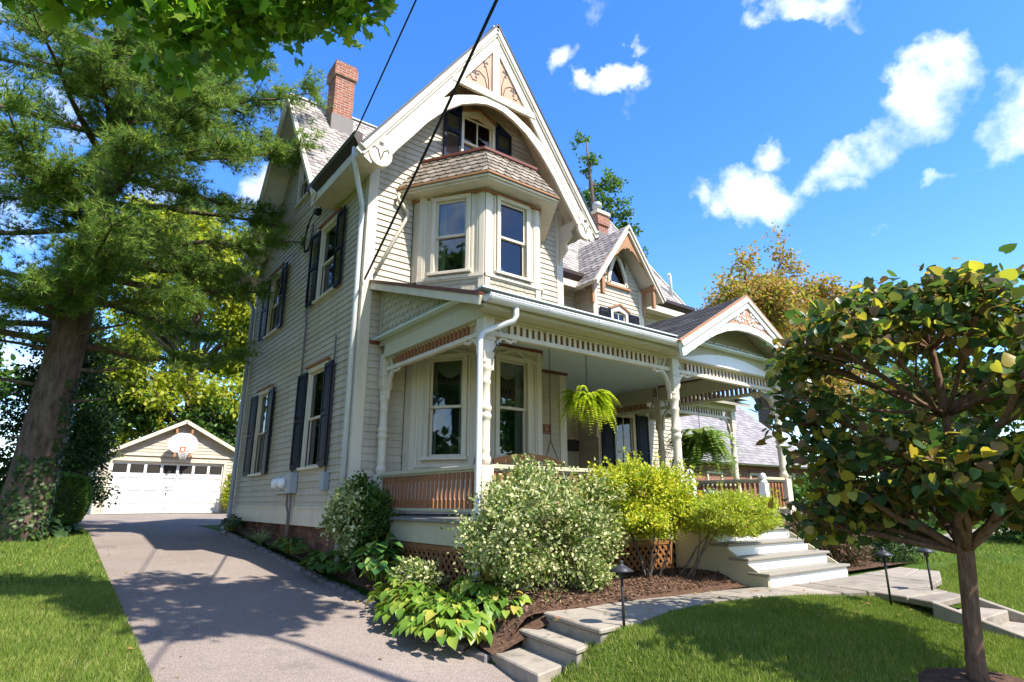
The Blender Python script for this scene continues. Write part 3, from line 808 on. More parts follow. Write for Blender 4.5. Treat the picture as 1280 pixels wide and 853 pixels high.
# pointed attic window
def gothic(hw, z0, zs, zt, off=0):
    L = []
    for i in range(9):
        t = i / 8; x = -hw - off + (hw + off) * t; L.append((DM + x, zs + (zt + off - zs) * math.sin(t * math.pi / 2)))
    return [(DM - hw - off, z0)] + L + [(2 * DM - x, z) for x, z in L[-2::-1]] + [(DM + hw + off, z0)]
g = gothic(.36, 6.10, 6.30, 6.98)
k = MB(*fd)
for i in range(len(g)):
    a, c = g[i], g[(i + 1) % len(g)]
    k.arc([a, c], .11, 0, .06)
gw = k.build('window', M['trim'], house)
k = MB(*fd); k.prism(gothic(.34, 6.11, 6.30, 6.96), -.03, -.025); k.build('pane', M['glass'], gw)
k = MB(*fd); k.prism(gothic(.34, 6.11, 6.30, 6.96), -.3, -.29); k.build('inner_shade', M['inner_shade'], gw)  # dark plate behind the pane, attic shade as plain colour
k = MB(*fd); k.box(DM - .5, DM + .5, -.02, .09, 6.0, 6.06); k.build('sill', M['tan'], gw)
# hood around the gothic window is drawn in the open tan bargeboard
DRZ, DSL, DYF = 7.78, 1.40, 10.65
for sgn in (-1, 1):
    def q(d, dz=0): return (DM + sgn * d, DRZ - DSL * d + dz)
    fr = ((0, DYF, 0), (1, 0, 0), (0, -1, 0))
    k = MB(*fr); k.arc([q(0, -.07), q(1.42, -.07)], .14, -.02, .05); k.arc([q(0, .0), q(1.44, .0)], .07, .05, .09); k.build('bargeboard', M['trim'], house, bevel=.006)
    k = MB(*fr)
    a = []
    for i in range(13):
        t = i / 12; d = .10 + 1.05 * t; zz = DRZ - .62 - 1.05 * t ** 1.9 + .05 * abs(math.sin(t * math.pi * 2.0))
        a.append((DM + sgn * d * (.62 + .38 * t), zz))
    k.arc(a, [.26 - .014 * i for i in range(13)], -.05, -.015); k.build('arched_trim', M['tan'], house)
    k = MB(*fr); bx = DM + sgn * 1.06
    k.box(bx - .06, bx + .06, -.50, .03, 6.05, 6.18); k.prism([(bx - .05, 5.50), (bx + .05, 5.50), (bx + .05, 6.22), (bx - .05, 6.22)], -.12, -.02)
    k.prism([(bx - .05, 5.35), (bx + .05, 5.35), (bx + .05, 6.10), (bx - .05, 6.10)], -.50, -.42); k.build('bracket', M['tan'], house, bevel=.006)
    up = V((-sgn, 0, DSL)).normalized(); Wd = 1.44; A = V((DM + sgn * Wd, DYF, DRZ - DSL * Wd)); Ls = Wd * math.sqrt(1 + DSL ** 2)
    # runs back into the wing roof
    roof('roof', house, A, (0, 1, 0), up, [(0, 0), (.72, 0), (2.1, Ls), (0, Ls)], M['slate'])
k = MB((0, 10.65, 0), (1, 0, 0), (0, -1, 0)); k.prism([(DM - .21, 7.10), (DM + .21, 7.10), (DM + .10, 7.46), (DM, 7.58), (DM - .10, 7.46)], -.048, -.012); k.build('key_block', M['tan'], house)
WS = 1.36; WEZ = 5.98; WEY = YW - .50
Lw = (14.95 - WEY) * math.sqrt(1 + WS * WS)
roof('roof', house, (0, WEY, WEZ), (1, 0, 0), V((0, 1, WS)), [(X1 - 2.0, 0), (DM - 1.28, 0), (DM - .05, 1.30 * math.sqrt(1 + WS * WS)), (DM - .05, Lw), (X1 - 2.0, Lw)], M['slate'])
roof('roof', house, (0, WEY, WEZ), (1, 0, 0), V((0, 1, WS)), [(DM + 1.28, 0), (16.2, 0), (16.2, Lw), (DM - .05, Lw), (DM - .05, 1.30 * math.sqrt(1 + WS * WS))], M['slate'])
roof('roof', house, (0, 18.5, WEZ), (-1, 0, 0), V((0, -1, WS)), [(-16.2, 0), (-X1 + 2, 0), (-X1 + 2, Lw), (-16.2, Lw)], M['slate'])
for x0, x1 in ((X1 + .05, DX0 - .02), (DX1 + .10, 16.22)):
    k = MB((0, 0, 0), (0, 1, 0), (1, 0, 0)); k.prism([(WEY - .12, WEZ + .14), (WEY - .12, WEZ + .24), (WEY + .02, WEZ + .24), (WEY + .02, WEZ), (WEY - .03, WEZ)], x0, x1); k.build('gutter', M['gutterbrown'], house)
    k = MB(); k.box(x0, x1 - .02, WEY, YW - .002, WEZ - .12, WEZ - .08); k.box(x0, x1 - .02, WEY - .02, WEY + .0, WEZ - .20, WEZ + .0); k.build('eave_soffit', M['trim'], house)
for dx in (DX0 - .02, DX1 + .10):
    pass
k = MB((16.2, 0, 0), (0, 1, 0), (1, 0, 0)); k.arc([(WEY, WEZ - .03), (14.95, WEZ + WS * (14.95 - WEY) - .03)], .18, -.02, .03); k.build('bargeboard', M['trim'], house)
k = MB(); k.tube([(15.9, 11.95, 6.5), (15.9, 11.95, 7.40), (15.88, 11.95, 7.5), (15.82, 11.95, 7.55)], .055, 10); k.build('vent_pipe', M['gutter'], house)
# ------------------------------------------------------------------ porch
DZ = -.20                       # deck height
PXL, PX2, PX3, PY = 4.24, 8.02, 11.20, 6.13
CZ = 2.632                      # porch ceiling
def deckbox(x0, x1, y0, y1):
    k = MB(); k.box(x0, x1, y0, y1, DZ - .045, DZ); return k
k = MB(); k.box(4.04, 11.42, 5.93, Y0 - .005, DZ - .045, DZ); k.box(X1 + .04, 11.42, Y0, YD - .03, DZ - .045, DZ); k.box(11.42, WX + .6, 8.85, YW - .03, DZ - .045, DZ)
k.build('porch_deck', M['deck'], house, bevel=.008)
for bx in ((4.10, 4.14, 6.0, Y0), (4.141, 7.62, 5.99, 6.03), (9.85, 11.36, 5.99, 6.03), (11.401, WX + .5, 8.92, 8.96), (11.36, 11.40, 6.0, 8.96)):
    k = MB(); k.box(*bx, -.52, DZ - .047); k.build('porch_fascia', M['fascia'], house, bevel=.005)
def lattice(o, u, n, W, z0, z1):
    k = MB(o, u, n); H = z1 - z0; s = .125; hw = .019
    for d, y0 in ((1, 0), (-1, .008)):
        c = -H
        while c < W + H:
            # line x = c + d*(z - z0)
            pts = []
            for z in (0, H):
                pts.append((c + (z if d == 1 else H - z), z))
            (xa, za), (xb, zb) = pts
            def clip(x, xa, za, xb, zb): t = (x - xa) / (xb - xa); return (x, za + (zb - za) * t)
            lo, hi = min(xa, xb), max(xa, xb)
            if hi > .02 and lo < W - .02:
                P, Q = (xa, za), (xb, zb)
                if P[0] > Q[0]: P, Q = Q, P
                if P[0] < 0: P = clip(0, xa, za, xb, zb)
                if Q[0] > W: Q = clip(W, xa, za, xb, zb)
                if Q[0] - P[0] > .03:
                    k.arc([(P[0], z0 + P[1]), (Q[0], z0 + Q[1])], hw * 2, y0, y0 + .007)
            c += s
    k.box(0, W, -.01, .022, z1 - .06, z1); k.box(0, W, -.01, .022, z0, z0 + .05)
    x = 0
    while x < W: k.box(x, x + .06, -.008, .024, z0, z1); x += 1.12
    return k.build('lattice_skirt', M['lattice'], house)
lattice((4.13, Y0 - .03, 0), (0, -1, 0), (-1, 0, 0), 3.1, -1.12, -.53)
lattice((4.15, 6.02, 0), (1, 0, 0), (0, -1, 0), 3.48, -1.12, -.53)
lattice((9.85, 6.02, 0), (1, 0, 0), (0, -1, 0), 1.5, -1.12, -.53)
k = MB(); k.box(4.22, 11.3, 6.12, Y0, -1.5, DZ - .05); k.build('porch_shade_block', M['inner_shade'], house)  # dark block behind the lattice, shade under the deck as colour
# posts
def post(x, y, half=False):
    k = MB(); w = .085
    k.box(x - w, x + w, y - w, y + w, DZ, .44)
    k.lathe((x, y, 0), [(.075, .44), (.075, .47), (.085, .49), (.085, .53), (.066, .56), (.066, .60), (.074, .63), (.066, .66), (.070, .95), (.070, 1.0), (.086, 1.02), (.086, 1.06), (.072, 1.085),
                        (.072, 1.10), (.088, 1.12), (.088, 1.16), (.068, 1.19), (.064, 1.44), (.074, 1.46), (.074, 1.49), (.062, 1.51), (.080, 1.62), (.088, 1.64), (.088, 1.68), (.078, 1.70), (.090, 1.72), (.090, 1.76)], 18)
    k.faces([(x - .06, y - .06, 1.76), (x + .06, y - .06, 1.76), (x + .06, y + .06, 1.76), (x - .06, y + .06, 1.76),
             (x - w, y - w, 1.86), (x + w, y - w, 1.86), (x + w, y + w, 1.86), (x - w, y + w, 1.86)],
            [(0, 3, 2, 1), (4, 5, 6, 7), (0, 1, 5, 4), (1, 2, 6, 5), (2, 3, 7, 6), (3, 0, 4, 7)])
    k.box(x - w, x + w, y - w, y + w, 1.86, 2.40)
    p = k.build('porch_post', M['trim'], house)
    k = MB(); k.box(x - w - .012, x + w + .012, y - w - .012, y + w + .012, 2.02, 2.05); k.build('post_band', M['trim'], p)
    k = MB(); k.box(x - w - .02, x + w + .02, y - w - .02, y + w + .02, DZ, DZ + .12); k.build('post_base', M['trim'], p)
    return p
posts = [(PXL, PY), (PX2, PY), (PX3, PY), (PXL, 9.03), (11.2, 9.0), (14.1, 9.0)]
plist = [post(*p) for p in posts]
k = MB(); k.tube([(4.30, PY - .095, 1.86), (4.335, PY - .10, 1.92), (4.345, PY - .10, 1.98), (4.37, PY - .10, 1.93), (4.39, PY - .10, 2.0), (4.42, PY - .10, 1.97), (4.44, PY - .10, 2.04), (4.47, PY - .1, 2.02)], .009, 6)
k.build('iron_script', M['iron'], plist[0])
def bracket(x, y, ux, uy, R=.40, name='porch_bracket', z1=2.16):
    """quarter-arch bracket from a post towards (ux, uy)"""
    k = MB((x, y, 0), (ux, uy, 0), (-uy, ux, 0))
    pts = []
    for i in range(11):
        t = math.pi / 2 * i / 10; pts.append((.085 + R - R * math.cos(t), z1 - R + R * math.sin(t) - .005))
    k.arc(pts, .05, -.022, .022)
    k.arc([(.085 + R * .42, z1 - .10), (.085 + R * .36, z1 + .02), (.085 + R * .16, z1 + .16)], .035, -.018, .018)
    k.arc([(.085 + R * .55, z1 - .08), (.085 + R * .80, z1 - .10), (.085 + R, z1 - .02)], .04, -.016, .016)
    k.box(.085, .115, -.03, .03, z1 - R - .12, z1 - R + .03)
    k.lathe((.085 + R * .98, 0, z1 - .075), [(.0, -.03), (.028, -.01), (.028, .02), (.012, .04)], 8)
    return k.build(name, M['trim'], house)
def frieze(x0, y0, x1, y1, zt=2.31, zb=2.165):
    a, b_ = V((x0, y0, 0)), V((x1, y1, 0)); L = (b_ - a).length; u = (b_ - a) / L; n = V((u.y, -u.x, 0))
    k = MB(a, u, n); k.box(0, L, -.04, .04, zb - .065, zb); k.box(0, L, -.03, .03, zt - .012, zt + .012); f = k.build('frieze_rail', M['trim'], house, bevel=.006)
    k = MB(a, u, n); t = MB(a, u, n); x = .30
    while x < L - .28:
        k.box(x, x + .05, .012, .026, zb, zt); t.box(x + .002, x + .048, -.03, .0118, zb, zt); x += .105
    k.build('frieze_slats', M['trim'], f); t.build('frieze_slat_backs', M['brown'], f)
def beam(x0, y0, x1, y1, zb=2.312, zt=CZ, w=.11):
    a, b_ = V((x0, y0, 0)), V((x1, y1, 0)); L = (b_ - a).length; u = (b_ - a) / L; n = V((u.y, -u.x, 0))
    k = MB(a, u, n); k.box(0, L, -w, w, zb, zt); k.build('porch_beam', M['fascia'] if zt <= CZ else M['trim'], house, bevel=.008)
for (ax, ay, bx, by) in ((PXL, PY, PX2, PY), (PX2, PY, PX3, PY), (PXL, PY, PXL, 9.03), (PX3, PY, 11.2, 9.0), (11.2, 9.0, 14.1, 9.0), (11.2, 9.0, 11.2, YD)):
    d = V((bx - ax, by - ay)).normalized()
    s = .0 if (ax, ay) != (PXL, PY) else -.11
    beam(ax + d.x * (.11 if d.y else -.11), ay + d.y * .111, bx - d.x * .112 * (1 if bx not in (PX3, 14.1) else -1), by - d.y * .111) if d.y else beam(ax + (.111 if ax != PXL else -.11), ay, bx + (.11 if bx in (PX2, PX3, 14.1) else 0), by)
    frieze(ax + d.x * .085, ay + d.y * .085, bx - d.x * .085, by - d.y * .085)
    bracket(ax, ay, d.x, d.y); bracket(bx, by, -d.x, -d.y)
k = MB(); k.box(14.0, 14.2, 9.12, 11.8, 2.37, CZ); k.build('porch_beam', M['fascia'], house)
# ceiling
k = MB(); k.box(4.0, 11.6, 5.86, Y0 - .03, CZ, CZ + .02); k.box(X1 + .04, 11.6, Y0 - .03, YD - .03, CZ, CZ + .02); k.box(11.6, 14.6, 8.7, YW - .03, CZ, CZ + .02); k.build('porch_ceiling', M['ceiling'], house)
k = MB()
k.box(X0 + .16, 4.68, Y0 - .075, Y0 - .028, CZ - .05, CZ); k.box(7.54, X1 + .05, Y0 - .075, Y0 - .028, CZ - .05, CZ); k.box(X1 + .03, DX0 - .03, YW - .09, YW - .03, CZ - .05, CZ); k.box(DX0 - .1, DX1, YD - .08, YD - .03, CZ - .05, CZ)
k.box(11.08, 11.095, 6.25, 8.9, CZ - .04, CZ); k.build('ceiling_moulding', M['redbrown'], house)
# porch roof
PS = .352; EYP, EZP = 5.80, 2.47
RXL = 3.93
up = V((0, 1, PS)).normalized(); Lp = (Y0 - EYP) * math.sqrt(1 + PS * PS)
Lq = (YD - EYP) * math.sqrt(1 + PS * PS)
roof('porch_roof', house, (0, EYP, EZP), (1, 0, 0), (0, 1, PS), [(RXL, 0), (7.78, 0), (X1 + .01, .62), (X1 + .01, Lp), (RXL, Lp)], M['shingle'], style='flat', cw=.30, ch=.14, thick=.05)
roof('porch_roof', house, (0, EYP, EZP), (1, 0, 0), (0, 1, PS), [(X1 + .01, .40), (11.55, .40), (11.55, Lq), (X1 + .01, Lq)], M['shingle'], style='flat', cw=.30, ch=.14, thick=.05)
roof('porch_roof', house, (0, 8.65, EZP), (1, 0, 0), (0, 1, PS), [(11.56, 0), (14.5, 0), (14.5, (YW - 8.65) * 1.058), (11.56, (YW - 8.65) * 1.058)], M['shingle'], style='flat', cw=.30, ch=.14, thick=.05)
# red-brown drip edge, white rake board and shingled gable end at the left
fr = ((RXL, 0, 0), (0, 1, 0), (-1, 0, 0))
k = MB(*fr); k.arc([(EYP - .02, EZP + .03), (Y0 - .04, EZP + PS * (Y0 - .04 - EYP) + .03)], .05, -.03, .045); k.build('drip_edge', M['redbrown'], house)
k = MB(*fr); k.arc([(EYP - .0, EZP - .05), (Y0 - .04, EZP + PS * (Y0 - .04 - EYP) - .05)], .12, -.02, .025); k.build('bargeboard', M['trim'], house, bevel=.006)
k = MB((RXL, 0, 0), (0, 1, 0), (1, 0, 0)); k.slab3([(RXL, EYP, EZP - .08), (4.2, EYP, EZP - .08), (4.2, Y0 - .04, EZP + PS * (Y0 - .04 - EYP) - .08), (RXL, Y0 - .04, EZP + PS * (Y0 - .04 - EYP) - .08)], (0, 0, .012)) if False else None
k = MB(); k.slab3([(RXL + .02, EYP, EZP - .10), (4.2, EYP, EZP - .10), (4.2, Y0 - .04, EZP + PS * (Y0 - .04 - EYP) - .10), (RXL + .02, Y0 - .04, EZP + PS * (Y0 - .04 - EYP) - .10)], (0, 0, .012)); k.build('eave_soffit', M['trim'], house)
k = MB((4.13, 0, 0), (0, 1, 0), (-1, 0, 0)); slates(k, [(6.2, CZ + .02), (Y0 - .14, CZ + .02), (Y0 - .14, 3.52), (6.2, 2.66)], cw=.15, ch=.12, th=.012, style='scale', base=.004)
gsh = k.build('gable_shingles', M['scale'], house, recalc=False)
k = MB((4.13, 0, 0), (0, 1, 0), (-1, 0, 0)); k.prism([(6.0, CZ - .1), (Y0 - .03, CZ - .1), (Y0 - .03, 3.58), (6.0, 2.48)], -.03, .003); k.box(Y0 - .15, Y0 - .04, 0, .02, CZ, 3.52); k.build('gable_board', M['scale'], gsh)
# half-round front gutter with seams
def gutter(x0, x1, y, z, r=.075):
    k = MB((0, y, z), (1, 0, 0), (0, 1, 0)); n_ = 10
    pr = [(r * math.cos(t), r * math.sin(t)) for t in [math.pi + math.pi * i / n_ for i in range(n_ + 1)]]
    pi_ = [((r - .006) * math.cos(t), (r - .006) * math.sin(t)) for t in [2 * math.pi - math.pi * i / n_ for i in range(n_ + 1)]]
    ring = pr + pi_
    K = len(ring)
    k.faces([(x0, a, b) for a, b in ring] + [(x1, a, b) for a, b in ring], [(i, (i + 1) % K, (i + 1) % K + K, i + K) for i in range(K)])
    k.poly([(x0, a, b) for a, b in pr]); k.poly([(x1, a, b) for a, b in pr])
    x = x0 + .02
    while x < x1:
        rr = r + .006; k.faces([(x, rr * math.cos(t), rr * math.sin(t)) for t in [math.pi + math.pi * i / n_ for i in range(n_ + 1)]] + [(x + .05, rr * math.cos(t), rr * math.sin(t)) for t in [math.pi + math.pi * i / n_ for i in range(n_ + 1)]],
                               [(i, i + 1, n_ + 2 + i, n_ + 1 + i) for i in range(n_)]); x += .93
    k.box(x0, x1, -r - .004, -r + .004, -.004, .012)
    return k.build('gutter', M['gutter'], house)
gutter(RXL + .03, 7.72, EYP - .085, EZP + .005, .085)
k = MB(); k.box(4.0, 7.7, EYP - .012, EYP + .06, EZP - .12, EZP + .02); k.box(4.0, 8.0, EYP + .0, PY - .11, EZP - .13, EZP - .119); k.build('eave_soffit', M['fascia'], house)
# corner downspout: elbow to the post and straight down
k = MB(); k.tube([(4.42, EYP - .085, EZP - .06), (4.42, EYP - .085, EZP - .18), (4.40, EYP - .07, EZP - .25), (4.14, 5.98, 2.10), (4.09, 6.0, 2.04), (4.07, 6.0, 1.96), (4.07, 6.0, -.95), (4.02, 5.9, -1.05)], .038, 12)
k.build('downspout', M['gutter'], house)
# entry portico: front gable over the steps
GY, GM, GZ, GS = 5.60, 9.60, 3.60, .575
fr = ((0, GY, 0), (1, 0, 0), (0, -1, 0))
for sgn in (-1, 1):
    up = V((-sgn, 0, GS)).normalized(); W = 2.02; A = V((GM + sgn * W, GY - .04, GZ - GS * W)); Ls = W * math.sqrt(1 + GS * GS)
    ymeet = lambda z: EYP + (z - EZP) / PS
    y0_ = max(.25, ymeet(GZ - GS * W) - A.y); y1_ = ymeet(GZ) - A.y + .1
    roof('portico_roof', house, A, (0, 1, 0), up, [(0, 0), (y0_, 0), (y1_, Ls), (0, Ls)], M['shingle'], style='flat', cw=.30, ch=.14, thick=.045)
    def q(d, dz=0): return (GM + sgn * d, GZ - GS * d + dz)
    k = MB(*fr); k.arc([q(0, .03), q(W + .04, .03)], .028, -.02, .042); k.build('drip_edge', M['tan'], house)
    k = MB(*fr)
    lower = []
    n_ = 26
    for i in range(n_ + 1):
        d = (W - .02) * (1 - i / n_); a = q(d)
        zz = a[1] - .24 - (.018 * abs(math.sin(i * 1.2)) if d > 1.15 else 0)
        if d < 1.15: zz = a[1] - .20
        lower.append((a[0], zz))
    k.prism([q(0, -.01), q(W, -.01)] + lower, -.03, .03); bb = k.build('bargeboard', M['white'], house)
    k = MB(*fr); k.arc([q(0, -.06), q(W, -.06)], .07, .03, .055); k.build('rake_moulding', M['trim'], bb, bevel=.01)
prof = [(0, 3.00), (.35, 2.98), (.7, 2.91), (1.05, 2.79), (1.35, 2.64), (1.6, 2.49), (1.75, 2.38)]
pts = [(GM - d, z) for d, z in prof[::-1]] + [(GM + d, z) for d, z in prof[1:]]
k = MB(*fr); k.arc(pts, [.10, .13, .16, .15, .13, .12, .12, .12, .13, .15, .16, .13, .10], -.05, .005); k.build('portico_arch', M['white'], house, bevel=.006)
k = MB(*fr); k.prism([(GM - .86, 2.94), (GM, 3.02), (GM + .86, 2.94), (GM, 3.42)], -.02, -.002)
fp = k.build('fret_panel', M['peach'], house)
k = MB(*fr); rr = random.Random(3)
for i in range(64):
    x = rr.uniform(-.62, .62); z = rr.uniform(3.08, 3.06 + (.70 - abs(x)) * .42)
    t = rr.uniform(0, 6.28); s_ = rr.uniform(.018, .034)
    k.prism([(GM + x + s_ * math.cos(t + a), z + s_ * .8 * math.sin(t + a) ) for a in (0, 1.2, 2.2, 3.4, 4.6)], .0, .012)
k.build('carved_relief', M['white'], fp)
# panelled tympanum set back at the beam line
k = MB((0, PY - .02, 0), (1, 0, 0), (0, -1, 0))
k.box(7.95, 11.27, -.05, .05, 2.52, 2.58); k.prism([(7.95, 2.58), (11.25, 2.58), (GM, 3.52)], -.04, .02)
tp = k.build('tympanum', M['scale'], house, bevel=.004)  # darker field colour puts recess shade around the white panel frames
k = MB((0, PY - .02, 0), (1, 0, 0), (0, -1, 0))
x = 8.40
while x < 10.6:
    for (a, b_, c, d) in ((x, x + .34, 2.60, 2.62), (x, x + .34, 2.77, 2.79), (x, x + .025, 2.62, 2.77), (x + .315, x + .34, 2.62, 2.77)): k.box(a, b_, .02, .05, c, d)
    x += .415
k.build('panel_frames', M['white'], tp)
# curved sunburst apron hanging on the portico beam
k = MB((0, PY - .11, 0), (1, 0, 0), (0, -1, 0)); k.prism([(GM - 1.5 + 3.0 * i / 16, 2.34 + .22 * math.sin(math.pi * i / 16)) for i in range(17)], 0, .012); k.build('beam_apron', M['white'], house)
# balustrades
def balustrade(x0, y0, x1, y1, posts_=()):
    a, b_ = V((x0, y0, 0)), V((x1, y1, 0)); L = (b_ - a).length; u = (b_ - a) / L; n = V((u.y, -u.x, 0))
    k = MB(a, u, n); k.box(0, L, -.055, .055, .40, .455); k.box(0, L, -.035, .035, .375, .40); k.box(0, L, -.035, .035, -.12, -.075); r = k.build('balustrade', M['fascia'], house, bevel=.008)
    k = MB(a, u, n); x = .05; N = int(L / .105); st = L / N
    for i in range(N):
        c = (i + .5) * st
        pr = [(.026, -.075), (.030, .0), (.030, .03), (.018, .055), (.016, .16), (.020, .22), (.016, .27), (.030, .30), (.030, .33), (.026, .375)]
        k.prism([(c - w, z) for w, z in pr] + [(c + w, z) for w, z in pr[::-1]], -.014, .014)
    k.build('balusters', M['tan' if False else 'brown'], r)
balustrade(PXL, PY + .09, PXL, 8.94); balustrade(PXL + .09, PY, PX2 - .09, PY); balustrade(11.29, 9.0, 14.0, 9.0); balustrade(PX3, PY + .09, 11.2, 8.91); balustrade(10.35, PY, PX3 - .09, PY)
# steps
SX0, SX1 = 7.66, 9.80
k = MB(); t = MB()
for i in range(5):
    y = 4.55 + .28 * i; z0 = -1.06 + .17 * i
    k.box(SX0, SX1, y, 6.0 if i == 4 else y + .30, z0 - (.06 if i == 0 else 0), z0 + .13)
    if i < 4: t.box(SX0 - .05, SX1 + .05, y - .035, y + .28, z0 + .132, z0 + .17)
k.build('step_risers', M['white'], house, bevel=.004)
t.build('step_treads', M['tread'], house, bevel=.008)
k = MB((SX0 - .0, 0, 0), (0, 1, 0), (-1, 0, 0)); k.prism([(4.56, -1.12), (6.0, -1.12), (6.0, -.27), (5.69, -.27), (4.56, -.96)], .0, .03); k.build('stair_stringer', M['fascia'], house)
k = MB((SX1 + .03, 0, 0), (0, 1, 0), (-1, 0, 0)); k.prism([(4.56, -1.12), (6.0, -1.12), (6.0, -.27), (5.69, -.27), (4.56, -.96)], .0, .03); k.build('stair_stringer', M['fascia'], house)
for x in (8.16, 10.28):
    k = MB(); k.box(x - .06, x + .06, 5.97, 6.09, DZ, .34); k.lathe((x, 6.03, .34), [(.07, 0), (.07, .03), (.03, .05), (.045, .08), (.055, .12), (.04, .165), (.0, .18)], 14); k.build('newel_post', M['white'], house)
# electric service on the left wall
k = MB(*FL); k.box(11.62, 11.86, .02, .17, .17, .55); mb_ = k.build('meter_box', M['grey'], house, bevel=.01)
k = MB(*FL); k.box(11.88, 12.72, .02, .09, .16, .50); 
for y in (12.08, 12.48): k.box(y - .17, y + .17, .09, .13, .22, .50)
mm = k.build('meter_panel', M['grey'], house, bevel=.01)
for y in (12.08, 12.48):
    k = MB((X0 - .13, y, .36), (0, 1, 0), (0, 0, 1), (-1, 0, 0)); k.lathe((0, 0, 0), [(.10, 0), (.105, .02), (.095, .09), (.06, .11), (0, .115)], 18); k.build('meter_dial', M['white'], mm)
k = MB(); k.tube([(X0 - .08, 11.74, .17), (X0 - .08, 11.74, -.75)], .018, 8); k.tube([(X0 - .07, 12.0, .17), (X0 - .07, 12.0, -.05), (X0 - .06, 11.9, -.2), (X0 - .06, 11.9, -.8)], .02, 8)
k.tube([(X0 - .07, 11.84, .55), (X0 - .07, 11.84, 3.5), (X0 - .07, 11.90, 3.75), (X0 - .09, 11.92, 5.75)], .022, 8)
k.tube([(X0 - .06, 10.12, .5), (X0 - .06, 10.12, 2.9)], .016, 8)
k.build('conduit', M['lead'], house)
k = MB(*FL); k.box(10.02, 10.22, .02, .12, .20, .50); k.build('junction_box', M['grey'], house, bevel=.008)
k = MB(); k.tube([(X0 - .05, 11.75, 6.0), (X0 - .12, 11.75, 6.05), (X0 - .16, 11.95, 5.85), (X0 - .12, 12.35, 5.55), (X0 - .10, 12.3, 5.25), (X0 - .10, 12.05, 5.2), (X0 - .1, 11.93, 5.5), (X0 - .09, 11.92, 5.78)], .016, 8)
k.tube([(X0 - .05, 11.75, 6.0), (X0 - .14, 11.80, 5.98), (X0 - .18, 12.0, 5.75), (X0 - .14, 12.30, 5.45), (X0 - .12, 12.2, 5.22), (X0 - .11, 12.0, 5.25), (X0 - .09, 11.94, 5.6)], .014, 8)
k.box(X0 - .12, X0, 11.68, 11.80, 5.94, 6.06); k.build('service_loop', M['black'], house)

# overhead wires
def wire(name, a, b, r, label, sag=.25):
    k = MB(); a, b = V(a), V(b); pts = []
    for i in range(25):
        t = i / 24; p = a.lerp(b, t); p.z -= sag * 4 * t * (1 - t); pts.append(p)
    k.tube(pts, r, 8); return tag(k.build(name, M['black']), label, 'wire')
wire('service_wire', (X0 - .05, 11.73, 6.02), (1.35, -8.0, 9.75), .013, 'thin black wire rising from the bracket on the left wall past the gutter end', .25)
wire('service_wire', (X0 - .02, 9.10, 3.67), (.9, -8.6, 9.7), .019, 'thick black cable crossing in front of the peaked gable to the corner board', .30)

# ------------------------------------------------------------------ garage
gar = thing('garage', 'detached clapboard garage with white panelled door at the end of the driveway', 'garage', (4.55, 30, -.45))
GYY = 30.0
GF = ((0, GYY, 0), (1, 0, 0), (0, -1, 0))
mb = MB(*GF); GX0, GX1, GMM = 1.66, 7.5, 4.58
clap(mb, [(GX0, -.45), (GX1, -.45), (GX1, 1.95), (GX0, 1.95)], [(2.08, 6.36, -.5, 1.68)], h=.14); clap(mb, [(GX0, 1.95), (GX1, 1.95), (GMM, 3.40)], h=.14)
mb.build('wall', M['siding'], gar, recalc=False)
for x, sx in ((GX0, -1), (GX1, 1)):
    mb = MB((x, 0, 0), (0, 1, 0), (sx, 0, 0)); clap(mb, [(GYY, -.45), (GYY + 7, -.45), (GYY + 7, 1.95), (GYY, 1.95)], h=.14); mb.build('wall', M['siding'], gar, recalc=False)
mb = MB((0, GYY + 7, 0)); clap(mb, [(GX0, -.45), (GX1, -.45), (GX1, 1.95), (GX0, 1.95)], h=.14); clap(mb, [(GX0, 1.95), (GX1, 1.95), (GMM, 3.40)], h=.14); mb.build('wall', M['siding'], gar, recalc=False)
k = MB(*GF); k.box(GX0 - .02, GX0 + .1, 0, .04, -.45, 1.85); k.box(GX1 - .1, GX1 + .02, 0, .04, -.45, 1.85); k.box(1.98, 2.08, -.1, .05, -.45, 1.70); k.box(6.36, 6.46, -.1, .05, -.45, 1.70); k.box(1.95, 6.49, -.1, .055, 1.70, 1.80); k.box(GX0 - .05, GX1 + .05, .0, .06, 1.93, 2.02)
k.build('trim_board', M['trim'], gar)
k = MB(*GF); zs = [-.44, .08, .60, 1.12, 1.66]
for i in range(4): k.box(2.08, 6.36, -.10, -.06, zs[i] + .006, zs[i + 1] - .006)
cw_ = 4.28 / 7
for i in range(7):
    for j in range(4):
        x0 = 2.08 + cw_ * i; k.box(x0, x0 + .05, -.06, -.035, zs[j] + .006, zs[j + 1] - .006); k.box(x0 + cw_ - .05, x0 + cw_ - .002, -.06, -.035, zs[j] + .006, zs[j + 1] - .006)
        k.box(x0 + .05, x0 + cw_ - .05, -.06, -.035, zs[j] + .006, zs[j] + .09); k.box(x0 + .05, x0 + cw_ - .05, -.06, -.035, zs[j + 1] - .09, zs[j + 1] - .006)
gd = k.build('garage_door', M['white'], gar)
for i in range(7):
    x0 = 2.08 + cw_ * i; k = MB(*GF); k.box(x0 + .05, x0 + cw_ - .05, -.059, -.05, 1.21, 1.565); k.build('pane', M['glassdark'] if 'glassdark' in M else M['inner_shade'], gd)  # opaque panes, the dark of the garage interior put into their colour
k = MB(*GF); k.tube([(4.12, -.03, -.22), (4.14, .03, -.25), (4.24, .03, -.25), (4.26, -.03, -.22)], .015, 6); k.box(4.17, 4.21, -.06, -.02, .30, .42); k.build('handle', M['iron'], gd)
